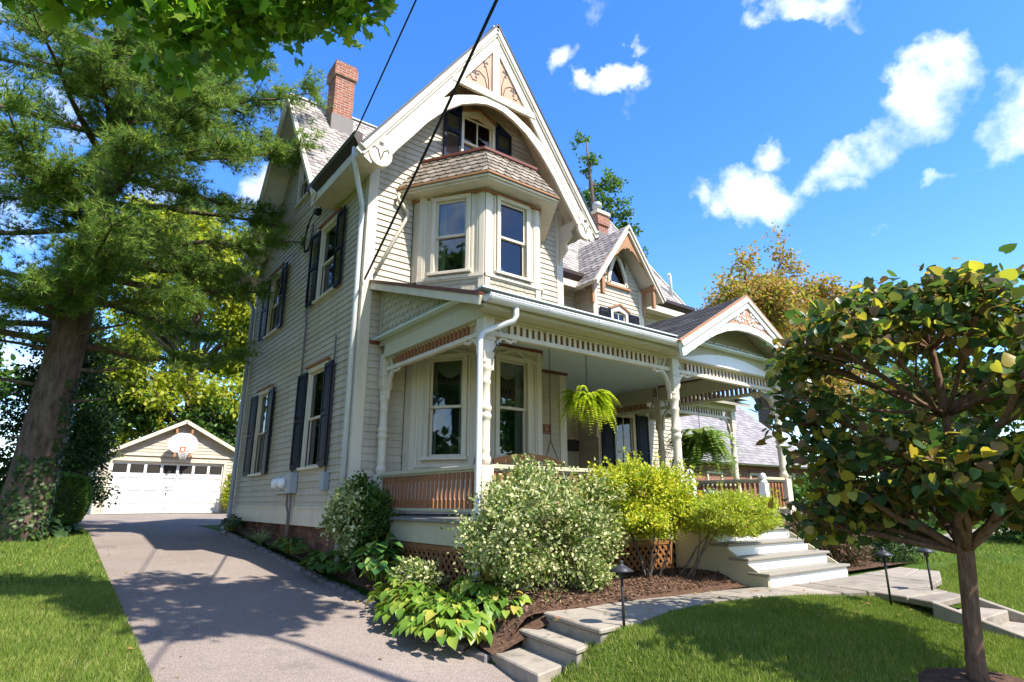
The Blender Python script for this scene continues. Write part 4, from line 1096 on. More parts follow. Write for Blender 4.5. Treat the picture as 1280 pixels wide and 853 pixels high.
for sgn in (-1, 1):
    GSx = (3.53 - 1.78) / 3.25; up = V((-sgn, 0, GSx)).normalized(); A = V((GMM + sgn * 3.25, GYY - .26, 3.53 - GSx * 3.25))
    r = roof('roof', gar, A, (0, 1, 0), up, [(0, 0), (7.8, 0), (7.8, 3.25 * math.sqrt(1 + GSx ** 2)), (0, 3.25 * math.sqrt(1 + GSx ** 2))], M['shingle'], style='flat', cw=.33, ch=.16, thick=.05)
    k = MB((0, GYY - .26, 0), (1, 0, 0), (0, -1, 0)); k.arc([(GMM, 3.46), (GMM + sgn * 3.25, 3.46 - GSx * 3.25)], .15, -.02, .03); k.build('bargeboard', M['trim'], gar)
# basketball hoop on the garage gable
hp = thing('basketball_hoop', 'white fan-shaped basketball backboard with rim and net on the garage gable', 'basketball hoop', (4.5, 29.55, 2.05))
fr = ((0, 29.50, 0), (1, 0, 0), (0, -1, 0))
k = MB(*fr); k.prism([(3.92, 2.50), (4.06, 2.76), (4.30, 2.92), (4.74, 2.92), (4.98, 2.76), (5.12, 2.50), (5.08, 2.26), (4.88, 2.10), (4.16, 2.10), (3.96, 2.26)], -.04, 0); k.build('backboard', M['white'], hp)
k = MB(*fr); k.box(4.40, 4.46, .002, .008, 2.12, 2.35); k.box(4.58, 4.64, .002, .008, 2.12, 2.35); k.box(4.46, 4.58, .002, .008, 2.30, 2.35); k.tube([(4.52 + .23 * math.cos(t), .30 + .23 * math.sin(t), 2.13) for t in [i * 6.2832 / 16 for i in range(17)]], .012, 6); k.box(4.46, 4.58, .0, .09, 2.10, 2.15)
rim = k.build('rim', paint('orange_paint', (.5, .12, .03)), hp)
k = MB(*fr)
for i in range(10):
    t0, t1 = i * .6283, (i + 1) * .6283
    for ta, tb in ((t0, t1), (t1, t0)):
        k.tube([(4.52 + .23 * math.cos(ta), .30 + .23 * math.sin(ta), 2.12), (4.52 + .16 * math.cos(tb), .30 + .16 * math.sin(tb), 1.95), (4.52 + .12 * math.cos(ta), .30 + .12 * math.sin(ta), 1.78)], .006, 4)
k.build('net', M['white'], hp)
k = MB(*fr); k.box(4.18, 4.26, -.46, -.04, 2.10, 2.16); k.box(4.78, 4.86, -.46, -.04, 2.10, 2.16); k.box(4.18, 4.26, -.46, -.04, 2.92, 3.10); k.box(4.78, 4.86, -.46, -.04, 2.92, 3.10); k.box(4.2, 4.3, -.03, .0, 1.9, 2.1); k.box(4.78, 4.86, -.03, .0, 1.9, 2.1); k.build('mounting_bracket', M['tan'], hp)

# ------------------------------------------------------------------ neighbour's house, right
nb = thing('neighbour_house', 'brick neighbour house with a pale shingle roof, seen past the far porch posts', 'house', (26, 17, -1))
k = MB(); k.box(20.5, 31, 15.5, 24, -1.5, 1.75); k.build('wall', M['brick'], nb)
mpr = island('pale_shingle', [(0, (.20, .185, .185)), (.5, (.25, .235, .235)), (1, (.31, .29, .29))], .8, .2, 20, .25)
roof('roof', nb, (0, 15.1, 1.65), (1, 0, 0), (0, 1, .85), [(20.1, 0), (31.4, 0), (31.4, 6.1), (20.1, 6.1)], mpr, style='flat', cw=.33, ch=.22)
roof('roof', nb, (0, 24.4, 1.65), (-1, 0, 0), (0, -1, .85), [(-31.4, 0), (-20.1, 0), (-20.1, 6.1), (-31.4, 6.1)], mpr, style='flat', cw=.33, ch=.22)
for x in (22.2, 25.4, 28.2): window(nb, ((0, 15.5, 0), (1, 0, 0), (0, -1, 0)), x, x + .9, -.1, 1.2)
k = MB(); k.prism([(15.5, 1.75), (24, 1.75), (19.75, 5.3)], 0, .1) if False else None

# ------------------------------------------------------------------ terrain
def zd(y):
    y = np.asarray(y, float)
    return np.where(y < 4.5, -1.47 + .03 * (y - 4.5), np.where(y < 16, -1.47 + .07 * (y - 4.5), np.where(y < 31, -.665 + .0146 * (y - 16), -.446)))
def sstep(a, b, x):
    t = np.clip((x - a) / (b - a), 0, 1); return t * t * (3 - 2 * t)
XLd, XRd = .93, 3.55
def zg(x, y, under=True):
    x = np.asarray(x, float); y = np.asarray(y, float)
    b = zd(y)
    R = np.where(y < 5, -1.09 - .13 * np.clip(3.9 - y, 0, 4), -1.05)
    R = np.where(y < -.1, -1.61 - .05 * np.clip(-y - .1, 0, 8), R)
    R = np.where((x < 9) & (y > 9.2), np.maximum(R, b + .02), R)
    wgt = np.where(y < 5, sstep(XRd - .1, XRd + .75, x), sstep(XRd, XRd + .5, x))
    far = sstep(16.5, 20, y)
    rz = b + .02 + (R - b - .02) * wgt
    rz = rz * (1 - far) + b * far
    rz = np.where(x > 12, rz + .03 * np.clip(x - 12, 0, 10) * sstep(-4, 5, y), rz)
    lz = b + .03 + .03 * np.clip(XLd - x, 0, 6)
    z = np.where(x < XLd, lz, np.where(x < XRd, b - (.06 if under else 0), rz))
    st = np.where(x < 3.99, -1.42, np.where(x < 4.22, -1.30, -1.12))
    z = np.where((x > 3.4) & (x < 4.75) & (y > 4.16) & (y < np.where(x < 4.28, 5.3, 5.02)), np.minimum(z, st), z)
    z = np.where((x > 7.93) & (x < 8.95) & (y < 2.79) & (y > -3), np.minimum(z, -1.20 - .115 * np.clip(np.floor((2.78 - y) / .34) + 1, 0, 4)), z)
    return z
def sheet(name, xs, ys, zf, mat, **props):
    X_, Y_ = np.meshgrid(xs, ys); Z_ = zf(X_, Y_)
    v = np.stack([X_, Y_, Z_], -1).reshape(-1, 3); nx, ny = len(xs), len(ys)
    i = (np.arange(ny - 1)[:, None] * nx + np.arange(nx - 1)[None, :]).ravel()
    loops = np.stack([i, i + 1, i + nx + 1, i + nx], -1).ravel()
    return mesh_np(name, v, loops, np.arange(len(i)) * 4, np.full(len(i), 4), mat, smooth=True, **props)
xs = np.concatenate([[-160, -80, -40, -20, -12], np.arange(-8, .9, .3), [.80, .92, .94, 1.1, 2.2, 3.4, 3.54, 3.56], np.arange(3.65, 12, .12), np.arange(12.3, 24, .6), [26, 30, 40, 60, 100, 160]])
ys = np.concatenate([[-120, -60, -30, -15, -8, -4, -2, -1], np.arange(-.5, 8, .12), np.arange(8.1, 20, .25), [21, 23, 26, 30, 31, 33, 40, 60, 100, 200]])
sheet('ground', xs, ys, zg, M['turf'], kind='structure')
ys2 = np.concatenate([np.arange(-12, 31, .25)])
XJ = [.93 + .0, 1.3, 2.2, 3.0, 3.55]
def drv(X_, Y_): return zd(Y_) + 0 * X_
sheet('driveway', np.array(XJ), ys2, drv, M['asphalt'], kind='structure')
k = MB(); k.slab3([(3.5, 17.2, float(zd(17.2))), (7.6, 21, float(zd(21))), (7.6, 29.9, float(zd(29.9))), (3.5, 29.9, float(zd(29.9)))], (0, 0, .003)); k.build('driveway', M['asphalt'], None, kind='structure')
# planting bed: mulch sheet along the drive and in front of the porch
def bedz(X_, Y_): return np.maximum(zg(X_, Y_, False), zg(X_, Y_ + .35, False) - .03) + .012 + .11 * sstep(4.95, 5.35, Y_) * sstep(XRd, XRd + .5, X_) * (X_ < 12)
sheet('mulch_bed', np.concatenate([[3.53], np.arange(3.57, 7.75, .1), [7.64]]), np.arange(4.98, 6.5, .1), lambda X_, Y_: bedz(X_, Y_), M['mulch'], kind='structure')
sheet('mulch_bed', np.arange(4.62, 7.66, .1), np.arange(4.82, 5.02, .05), lambda X_, Y_: -1.062 + .05 * sstep(4.9, 5.05, Y_) + 0 * X_, M['mulch'], kind='structure')
sheet('mulch_bed', np.arange(3.57, 4.3, .1), np.arange(6.4, 16.8, .2), lambda X_, Y_: zg(X_, Y_, False) + .12, M['mulch'], kind='structure')
sheet('mulch_bed', np.arange(9.83, 12.6, .15), np.arange(4.7, 6.3, .15), lambda X_, Y_: -1.03 + 0 * X_, M['mulch'], kind='structure')
k = MB(); k.poly([(3.54, 4.90, -1.36), (3.95, 4.90, -1.235), (4.32, 4.86, -1.08), (4.32, 5.42, -.975), (3.9, 5.42, -1.10), (3.54, 5.42, -1.28)]); k.build('mulch_bed', M['mulch'], None, kind='structure')
N = 9000
cx = RNG.uniform(3.6, 7.7, N); cy = RNG.uniform(5.0, 6.1, N); cz = bedz(cx, cy) + .006
a = RNG.normal(size=(N, 3)); a[:, 2] *= .25
u_ = RNG.normal(size=(N, 3)) * .4 + np.array([0, 0, 1])
leaf_cloud('bark_chips', 'chip', np.stack([cx, cy, cz], -1), a, RNG.uniform(.018, .05, N), M['chip'], up=u_, width=.5, kind='stuff')
# rough stone edging along the drive
k = MB()
y = 5.0; rr = random.Random(5)
while y < 15.8:
    L = rr.uniform(.25, .5); z = float(zd(y + L / 2)); x = 3.53 + rr.uniform(-.02, .02)
    k.faces([(x - .05, y, z - .05), (x + .07, y, z - .05), (x + .07, y + L - .03, z - .05), (x - .05, y + L - .03, z - .05), (x - .03, y + .02, z + .035 + rr.uniform(0, .02)), (x + .06, y + .02, z + .05), (x + .06, y + L - .05, z + .05 + rr.uniform(0, .02)), (x - .03, y + L - .05, z + .035)],
            [(0, 3, 2, 1), (4, 5, 6, 7), (0, 1, 5, 4), (1, 2, 6, 5), (2, 3, 7, 6), (3, 0, 4, 7)]); y += L
k.build('kerb_edging', M['lead'], None, kind='structure', bevel=.01)

# ------------------------------------------------------------------ flagstone steps and walk
def stones(name, plist, parent=None, z=None):
    k = MB()
    for pts, z0, z1 in plist:
        k.slab(pts, z0, z1)
    return k.build(name, M['flag'], parent, bevel=.012)
fs = thing('stone_steps', 'three low flagstone steps rising from the driveway to the front walk', 'steps', (3.9, 4.6, -1.45))
stones('bottom_step', [([(3.42, 4.14), (3.98, 4.30), (4.20, 5.16), (3.58, 5.04)], -1.55, -1.345)], fs)
stones('middle_step', [([(3.80, 4.08), (4.17, 4.20), (4.34, 5.06), (3.94, 5.02)], -1.5, -1.24), ([(3.78, 4.06), (4.19, 4.19), (4.36, 5.07), (3.92, 5.04)], -1.24, -1.195)], fs)
stones('top_step', [([(4.03, 4.02), (4.6, 4.07), (4.66, 4.90), (4.19, 4.95)], -1.4, -1.10), ([(4.0, 4.0), (4.6, 4.05), (4.66, 4.91), (4.17, 4.96)], -1.10, -1.055)], fs)
k = MB()
edge_n = [(4.62, 4.06), (5.3, 4.28), (6.1, 4.33), (6.9, 4.22), (7.5, 3.98), (8.25, 3.62), (9.35, 3.35), (10.3, 3.5), (11.6, 3.95)]
edge_f = [(4.68, 4.90), (5.4, 4.96), (6.1, 4.86), (6.9, 4.78), (7.62, 4.62), (8.5, 4.50), (9.7, 4.50), (10.6, 4.55), (11.8, 4.6)]
for i in range(len(edge_n) - 1):
    a, b_, c, d = V(edge_n[i]), V(edge_n[i + 1]), V(edge_f[i + 1]), V(edge_f[i])
    def lp(s_, t_): return tuple((a.lerp(b_, s_)).lerp(d.lerp(c, s_), t_))
    g = .012
    if i % 2: cells = [(g, 1 - g, 0, .46), (g, 1 - g, .49, 1)]
    else: cells = [(g, .56, 0, 1), (.585, 1 - g, 0, 1)]
    for s0, s1, t0, t1 in cells:
        zz = -1.053 + random.uniform(-.006, .006)
        k.slab([lp(s0, t0), lp(s1, t0), lp(s1, t1), lp(s0, t1)], zz - .07, zz)
# branch towards the street
bl = [(8.30, 3.58), (8.15, 3.15), (7.98, 2.80)]; br = [(9.30, 3.32), (9.05, 3.02), (8.86, 2.78)]
for i in range(2):
    k.slab([bl[i + 1], br[i + 1], (br[i][0] - .01, br[i][1] - .012), (bl[i][0] - .01, bl[i][1] - .012)], -1.125, -1.052 - .004 * i)
k.build('front_walk', M['flag'], None, kind='structure', bevel=.01)
ss = thing('stone_steps', 'flagstone steps with a sloping stone curb, descending behind the trunk of the small tree', 'steps', (8.4, 2.3, -1.5))
for i in range(4):
    y1 = 2.78 - .34 * i; z = -1.06 - .115 * (i + 1)
    stones('tread', [([(7.98, y1 - .36), (8.92, y1 - .36), (8.92, y1), (7.98, y1)], z - .2, z)], ss)
for xx, nm_ in ((7.90, 'curb'), (8.90, 'curb')):
    k = MB((xx, 0, 0), (0, 1, 0), (1, 0, 0)); k.prism([(2.82, -1.3), (2.82, -1.04), (1.42, -1.46), (1.40, -1.95)], 0, .08); k.build(nm_, M['flag'], ss, bevel=.01)
k = MB(); k.slab([(-3, -9), (14, -9), (14, 1.1 - .0), (12, 1.0)], -2.3, -2.28) if False else None
k = MB(); k.slab([(14.5, 5.3), (60, 4.2), (60, 5.9), (14.8, 6.5)], -1.02, -.985) if False else None
k = MB()
for i in range(4): k.slab([(7.96, 1.40 - .7 * i), (8.93, 1.40 - .7 * i), (8.93, .72 - .7 * i), (7.96, .72 - .7 * i)], -1.75, -1.56 - .01 * i)
k.build('front_walk', M['flag'], None, kind='structure', bevel=.012)
xs3 = np.arange(13.6, 40, .8)
sheet('path', xs3, np.array([5.4, 5.8, 6.3]), lambda X_, Y_: zg(X_, Y_) + .02, M['flag'], kind='structure')

# path lights
def path_light(x, y, z, label, group='path lights along the walk'):
    t = thing('path_light', label, 'path light', (x, y, z), group)
    k = MB(); k.tube([(x, y, z - .05), (x, y, z + .50)], .013, 10); k.build('pole', M['dark'], t)
    k = MB(); k.lathe((x, y, z + .44), [(.022, 0), (.03, .01), (.03, .05), (.105, .055), (.108, .062), (.055, .095), (.022, .115), (.018, .125), (.02, .135), (.012, .15), (0, .152)], 22); k.build('lamp_shade', M['dark'], t)
    return t
L1 = path_light(4.30, 4.00, -1.10, 'dark mushroom path light beside the three flagstone steps by the driveway')
for (x, y, z, lab) in ((8.02, 3.28, -1.10, 'silvery path light at the left edge of the walk, nearer the front steps'), (9.0, 3.18, -1.10, 'bluish path light in the grass past the walk, nearest the small tree trunk')):
    c = copy_tree(L1); c.location = (x, y, z); c['label'] = lab

# porch swing
sw = thing('porch_swing', 'orange-brown wooden porch swing hanging on chains behind the front shrubs', 'porch swing', (5.9, 7.6, .25))
k = MB()
for i in range(6): k.box(5.2, 6.6, 7.30 + .09 * i, 7.375 + .09 * i, .20, .225)
k.box(5.2, 5.26, 7.3, 7.84, .13, .20); k.box(6.54, 6.6, 7.3, 7.84, .13, .20); k.build('seat', M['orange_wood'], sw, bevel=.004)
k = MB((0, 7.28, 0), (1, 0, 0), (0, -1, 0))
k.arc([(5.2, .58), (5.55, .66), (5.9, .69), (6.25, .66), (6.6, .58)], .09, -.02, .02); k.box(5.2, 6.6, -.02, .02, .26, .32)
for i in range(12): k.box(5.24 + .115 * i, 5.30 + .115 * i, -.01, .01, .30, .62)
k.build('backrest', M['orange_wood'], sw, bevel=.004)
k = MB()
for x in (5.2, 6.56): k.box(x, x + .05, 7.28, 7.86, .44, .47); k.box(x, x + .04, 7.8, 7.85, .2, .44)
k.build('armrest', M['orange_wood'], sw)
def chain(parent, pts, name='chain'):
    k = MB()
    for a, b_ in zip(pts[:-1], pts[1:]):
        a, b_ = V(a), V(b_); L = (b_ - a).length; n_ = max(2, int(L / .045)); d = (b_ - a).normalized()
        s_ = d.cross(V((1, 0, 0)) if abs(d.x) < .9 else V((0, 1, 0))).normalized(); t_ = d.cross(s_)
        for i in range(n_):
            c = a + d * (L * (i + .5) / n_); w = s_ if i % 2 else t_
            k.tube([c - d * .026, c - d * .016 + w * .011, c + d * .016 + w * .011, c + d * .026, c + d * .016 - w * .011, c - d * .016 - w * .011, c - d * .026], .0045, 4, False)
    return k.build(name, M['iron'], parent, recalc=False)
for x in (5.2, 6.6):
    chain(sw, [(x, 7.6, 2.63), (x, 7.6, 1.0)]); chain(sw, [(x, 7.6, 1.0), (x, 7.3, .45)]); chain(sw, [(x, 7.6, 1.0), (x, 7.85, .47)])
# plaques and mailbox on the walls
k = MB(FF[0], FF[1], FF[2]); k.box(7.72, 7.95, .03, .045, 1.33, 1.52)
pl = thing('wall_plaque', 'small brown plaque on the clapboards right of the bay window', 'plaque', (7.83, Y0, 1.33))
k.build('plate', M['redbrown'], pl, bevel=.006)
k = MB(FF[0], FF[1], FF[2]); k.prism([(7.83 + .05 * math.cos(t), 1.42 + .05 * math.sin(t)) for t in [i * 6.283 / 10 for i in range(10)]], .045, .050); k.box(7.75, 7.92, .045, .049, 1.345, 1.36); k.box(7.75, 7.92, .045, .049, 1.49, 1.505); k.build('emblem', M['tan'], pl)
mbx = thing('mailbox', 'black wall mailbox on the recessed porch wall behind the bright hanging fern', 'mailbox', (11.0, YW, 1.2))
k = MB(*fw); k.box(10.78, 11.22, .03, .13, 1.32, 1.55); k.prism([(10.76, 1.55), (11.24, 1.55), (11.22, 1.60), (11.0, 1.63), (10.78, 1.60)], .03, .15); k.build('box', M['dark'], mbx, bevel=.006)
k = MB(*fw); k.box(10.85, 11.15, .13, .14, 1.50, 1.53); k.build('slot', M['iron'], mbx)
# ------------------------------------------------------------------ plants
M['bark_pine'] = barkmat('pine_bark', (.055, .035, .025), (.21, .15, .115), (7, 7, 2.0), .05)
M['bark'] = barkmat('grey_bark', (.06, .045, .035), (.19, .15, .12), (14, 14, 4), .02)
M['bark_red'] = barkmat('young_bark', (.085, .045, .028), (.24, .145, .095), (24, 24, 5), .010)
M['needle'] = leafmat('pine_needle', [(0, (.07, .15, .04)), (.5, (.14, .25, .055)), (.80, (.28, .38, .075)), (1, (.48, .52, .11))], .45, .5)
M['lf_yellow'] = leafmat('yellow_green_leaf', [(0, (.20, .25, .025)), (.5, (.36, .41, .035)), (.8, (.50, .52, .06)), (1, (.62, .55, .09))], .55)
M['lf_green'] = leafmat('green_leaf', [(0, (.04, .10, .02)), (.6, (.085, .175, .03)), (1, (.16, .26, .045))], .4)
M['lf_dark'] = leafmat('dark_evergreen', [(0, (.02, .05, .014)), (.7, (.045, .095, .022)), (1, (.13, .19, .04))], .25)
M['lf_maple'] = leafmat('maple_leaf', [(0, (.08, .19, .022)), (.6, (.16, .31, .035)), (1, (.32, .44, .05))], .6)
M['lf_orange'] = leafmat('autumn_leaf', [(0, (.17, .21, .04)), (.35, (.33, .30, .06)), (.6, (.46, .29, .08)), (.85, (.48, .21, .11)), (1, (.36, .34, .07))], .5)
M['lf_redbud'] = leafmat('redbud_leaf', [(0, (.045, .095, .028)), (.42, (.085, .155, .042)), (.56, (.14, .14, .045)), (.72, (.24, .13, .06)), (.82, (.36, .36, .05)), (.95, (.50, .48, .06)), (1, (.50, .30, .06))], .5, .35, .4)
M['lf_varieg'] = leafmat('variegated_leaf', [(0, (.08, .145, .03)), (.32, (.17, .25, .055)), (.58, (.42, .45, .17)), (1, (.76, .71, .42))], .3, .4)
M['lf_privet'] = leafmat('golden_leaf', [(0, (.15, .24, .02)), (.35, (.36, .44, .03)), (.75, (.62, .60, .04)), (1, (.75, .66, .08))], .4)
M['lf_yew'] = leafmat('yew_needle', [(0, (.10, .18, .03)), (.3, (.36, .46, .04)), (.8, (.62, .64, .06)), (1, (.28, .17, .08))], .35)
M['lf_brownyew'] = leafmat('brown_yew', [(0, (.02, .035, .012)), (.35, (.06, .075, .025)), (.6, (.13, .065, .035)), (1, (.22, .11, .06))], .2)
M['lf_hosta'] = leafmat('hosta_leaf', [(0, (.08, .18, .02)), (.45, (.17, .29, .035)), (.85, (.33, .40, .06)), (1, (.48, .36, .07))], .3, .4, .35)
M['lf_hydr'] = leafmat('hydrangea_leaf', [(0, (.04, .12, .03)), (.6, (.10, .22, .05)), (.9, (.30, .38, .08)), (1, (.45, .46, .06))], .3, .35, .4)
M['lf_fern'] = leafmat('fern_leaf', [(0, (.28, .38, .02)), (.5, (.50, .62, .03)), (1, (.70, .72, .07))], .5)
M['lf_fern_shade'] = leafmat('fern_leaf_shade', [(0, (.08, .17, .03)), (.6, (.18, .29, .045)), (1, (.36, .42, .10))], .45)  # darkened copy of the fern greens, porch shade put into the colour
M['lf_grass'] = leafmat('striped_grass', [(0, (.15, .22, .06)), (.6, (.35, .40, .18)), (1, (.55, .55, .32))], .35)
M['fl_orange'] = island('orange_flower', [(0, (.45, .10, .01)), (1, (.7, .25, .02))], .7, .2)
M['fl_white'] = island('white_flower', [(0, (.7, .66, .58)), (1, (.85, .83, .78))], .7, .2)
M['basket'] = paint('coir', (.10, .055, .03), .9, .1)
M['pot'] = paint('pot', (.05, .05, .055), .6, .1)

def ell(c, r, n, lo=.35):
    d = unit(RNG.normal(size=(n, 3))); rr = RNG.uniform(lo ** 3, 1, n) ** (1 / 3)
    return np.array(c) + d * rr[:, None] * np.array(r), d
def limb(k, a, b, r0, r1, wob=.12, n=7, sag=0):
    a, b = V(a), V(b); L = (b - a).length; pts, rs = [], []
    s1 = V(RNG.normal(size=3)) * wob * L * .5
    for i in range(n):
        t = i / (n - 1); p = a.lerp(b, t) + s1 * math.sin(t * math.pi) * .5 + V(RNG.normal(size=3)) * wob * L * .06 * (0 < i < n - 1)
        p.z += sag * 4 * t * (1 - t); pts.append(p); rs.append(r0 + (r1 - r0) * t)
    k.tube(pts, rs, 6 if r0 < .06 else 9); return pts
def tree(name, label, cat, trunk, tr, clumps, nleaf, lsize, mat, kind='oval', bark='bark', subs=14, sig=.22, loc=None, group=None, twig=True, upbias=.7, forks=None, lo=.45, width=1.0, droop=.25, limb_k=.5):
    """trunk: path; clumps: [(centre, radii)]; leaves sit on twigs spread through the clumps"""
    t = thing(name, label, cat, trunk[0] if loc is None else loc, group)
    k = MB(); k.tube(trunk, tr, 12)
    P, A = [], []
    vol = np.array([r[0] * r[1] * r[2] for c, r in clumps]) ** .67; vol /= vol.sum()
    tp = [V(p) for p in trunk]
    for (c, r), w in zip(clumps, vol):
        # start the limb on the trunk below the clump
        cc = V(c); best = min(range(forks or 0, len(tp)), key=lambda i: (tp[i] - cc).length + 2.2 * max(0, tp[i].z - cc.z + .35 * (V((tp[i].x, tp[i].y, 0)) - V((cc.x, cc.y, 0))).length))
        lp = limb(k, tp[best], cc, tr[best] * limb_k, .02 * max(r) ** .5 + .008, .14)
        sc, sd = ell(c, r, max(3, int(subs * len(clumps) * w)), lo)
        n_each = max(4, int(nleaf * w / len(sc)))
        for q, d in zip(sc, sd):
            st = lp[int(len(lp) * random.uniform(.45, .95))]
            if twig: limb(k, st, q, .012 * max(r) ** .5 + .002, .004, .2, 4)
            tt = RNG.uniform(0, 1, n_each) ** .6
            base = np.array(st)[None] * (1 - tt[:, None]) * .35 + np.array(q)[None] * (1 - (1 - tt[:, None]) * .35)
            P.append(base + np.clip(RNG.normal(size=(n_each, 3)), -1.5, 1.5) * sig * np.array([1, 1, .75])); A.append(np.tile(d, (n_each, 1)) * .6 + RNG.normal(size=(n_each, 3)) * .7 + np.array([0, 0, -droop]))
    k.build('trunk', M[bark], t)
    P, A = np.concatenate(P), np.concatenate(A)
    up = RNG.normal(size=P.shape) * .8 + np.array([0, 0, upbias])
    leaf_cloud('crown', kind, P, A, RNG.uniform(.65, 1.25, len(P)) * lsize, M[mat], t, up, width)
    return t
def cone_clumps(c, R, H, n, rr, seed=1, top=.3):
    r_ = np.random.default_rng(seed); out = []
    for i in range(n):
        h = r_.uniform(0, 1); a = r_.uniform(0, 6.283); q = R * (1 - h * (1 - top)) * math.sqrt(r_.uniform(.15, 1))
        s = rr * r_.uniform(.7, 1.2); out.append(((c[0] + q * math.cos(a), c[1] + q * math.sin(a), c[2] + H * h), (s, s, s * .75)))
    return out
def ball_clumps(c, R, n, rr, seed=1, flat=.8):
    r_ = np.random.default_rng(seed); out = []
    for i in range(n):
        d = r_.normal(size=3); d /= np.linalg.norm(d); q = r_.uniform(.35, 1) ** .6; s = rr * r_.uniform(.7, 1.25)
        out.append(((c[0] + d[0] * R[0] * q, c[1] + d[1] * R[1] * q, c[2] + d[2] * R[2] * q), (s, s, s * flat)))
    return out

# --- big white pine on the left
pine = thing('pine_tree', 'tall white pine with ivy on its rough trunk, left of the driveway', 'tree', (-.23, 15.0, -.85))
k = MB(); tpath = [(-.30, 15.0, -1.0), (-.26, 15.0, -.4), (-.20, 14.98, .8), (-.12, 14.95, 2.4), (-.04, 14.9, 4.3), (.03, 14.9, 7), (.05, 15.0, 10), (.02, 15.05, 13.5), (0, 15.1, 17)]
trr = [.46, .40, .37, .34, .30, .24, .18, .12, .05]
def ptrunk(z):
    for i in range(len(tpath) - 1):
        if tpath[i][2] <= z <= tpath[i + 1][2]:
            t = (z - tpath[i][2]) / (tpath[i + 1][2] - tpath[i][2]); return V(tpath[i]).lerp(V(tpath[i + 1]), t), trr[i] + (trr[i + 1] - trr[i]) * t
    return V(tpath[-1]), .05
k.tube(tpath, trr, 20)
TP, TD = [], []
rp = random.Random(21)
limbs = []
for i in range(54):
    h = 3.4 + 12.6 * (i / 46) ** 1.0 + rp.uniform(-.2, .2)
    az = i * 2.399 + rp.uniform(-.3, .3); L = (4.3 - .20 * max(0, h - 5)) * rp.uniform(.75, 1.1)
    if h < 4.6: L *= .75
    limbs.append((h, az, L, rp.uniform(-.06, .16)))
for h, az, L in ((4.6, -.25, 3.9), (5.4, -.55, 4.3), (6.4, -.2, 4.2), (7.2, -.75, 4.4), (8.2, -.35, 4.2), (9.0, -.65, 4.2), (9.9, -.2, 4.0), (10.6, -.8, 4.0), (4.3, -1.5, 3.6), (5.6, -1.9, 4.2), (7.4, -1.4, 4.4), (8.8, -1.7, 4.2), (3.6, -2.4, 3.2), (3.2, 3.4, 2.6)):
    limbs.append((h, az, L, .05))
for h, az, L in ((4.4, -1.57, 2.4), (5.0, -1.25, 3.2), (5.6, -1.75, 3.0), (6.2, -1.45, 3.6), (6.9, -1.1, 3.6), (7.7, -1.7, 3.4), (8.4, -1.3, 3.6), (9.4, -1.5, 3.4), (4.0, -.9, 2.6), (3.7, -1.9, 2.2)):
    limbs.append((h, az, L, -.04))
for h, az, L, rise in limbs:
    a, r_ = ptrunk(h); d = V((math.cos(az), math.sin(az), 0)); e = a + d * L + V((0, 0, L * rise))
    lp = limb(k, a, e, min(.085, r_ * .5), .014, .10, 8, sag=-.10)
    m_ = int(16 + L * 9)
    for j in range(m_):
        t = rp.uniform(.14, 1.0) ** .8; p0 = lp[min(7, int(t * 7.99))]
        side = d.cross(V((0, 0, 1))) * rp.choice((-1, 1)); tl = rp.uniform(.35, 1.05) * (1.3 - .6 * t)
        td = (d * rp.uniform(.35, 1) + side * rp.uniform(.2, 1) + V((0, 0, rp.uniform(-.25, .3)))).normalized()
        q = p0 + td * tl
        if j % 2 == 0: k.tube([p0, p0.lerp(q, .5) + V((0, 0, -.03)), q], [.014, .010, .005], 5, False)
        for s_ in range(11):
            u_ = rp.uniform(.15, 1.0); c = p0.lerp(q, u_) + V((rp.uniform(-.14, .14), rp.uniform(-.14, .14), rp.uniform(-.10, .12)))
            TP.append(c); TD.append(td + V((rp.uniform(-.6, .6), rp.uniform(-.6, .6), rp.uniform(-.1, .7))))
for h, az, L in ((1.9, -.6, .7), (2.6, -.3, .9), (1.2, 2.6, .35), (2.9, 2.9, 1.3), (2.2, 3.3, 1.0), (3.3, -.9, 1.1)):
    a, r_ = ptrunk(h); limb(k, a, a + V((math.cos(az) * (r_ + L), math.sin(az) * (r_ + L), L * .15)), .05, .018, .15, 5)
k.build('trunk', M['bark_pine'], pine)
TP, TD = np.array([tuple(p) for p in TP]), unit(np.array([tuple(p) for p in TD]))
nn = 15
P = np.repeat(TP, nn, 0); A = np.repeat(TD, nn, 0) * .75 + unit(RNG.normal(size=(len(TP) * nn, 3))) * .8
leaf_cloud('needles', 'needle', P, A, RNG.uniform(.11, .19, len(P)), M['needle'], pine, width=.085)
# ivy on the trunk
IP, IA, IU = [], [], []
for i in range(1500):
    z = -.9 + 3.4 * random.random() ** 1.5; a, r_ = ptrunk(z); th = random.uniform(-2.6, .9) + .25 * math.sin(z * 3)
    if z > .9 and abs(th + .25 + .1 * z) > .7: continue
    o = V((math.cos(th), math.sin(th), 0)); IP.append(tuple(a + o * (r_ + .02 + random.random() * .03))); IA.append((random.gauss(0, .5), random.gauss(0, .5), -1)); IU.append(tuple(o + V((random.gauss(0, .3), random.gauss(0, .3), .3))))
leaf_cloud('ivy', 'maple', np.array(IP), np.array(IA), RNG.uniform(.05, .085, len(IP)), M['lf_dark'], pine, np.array(IU))

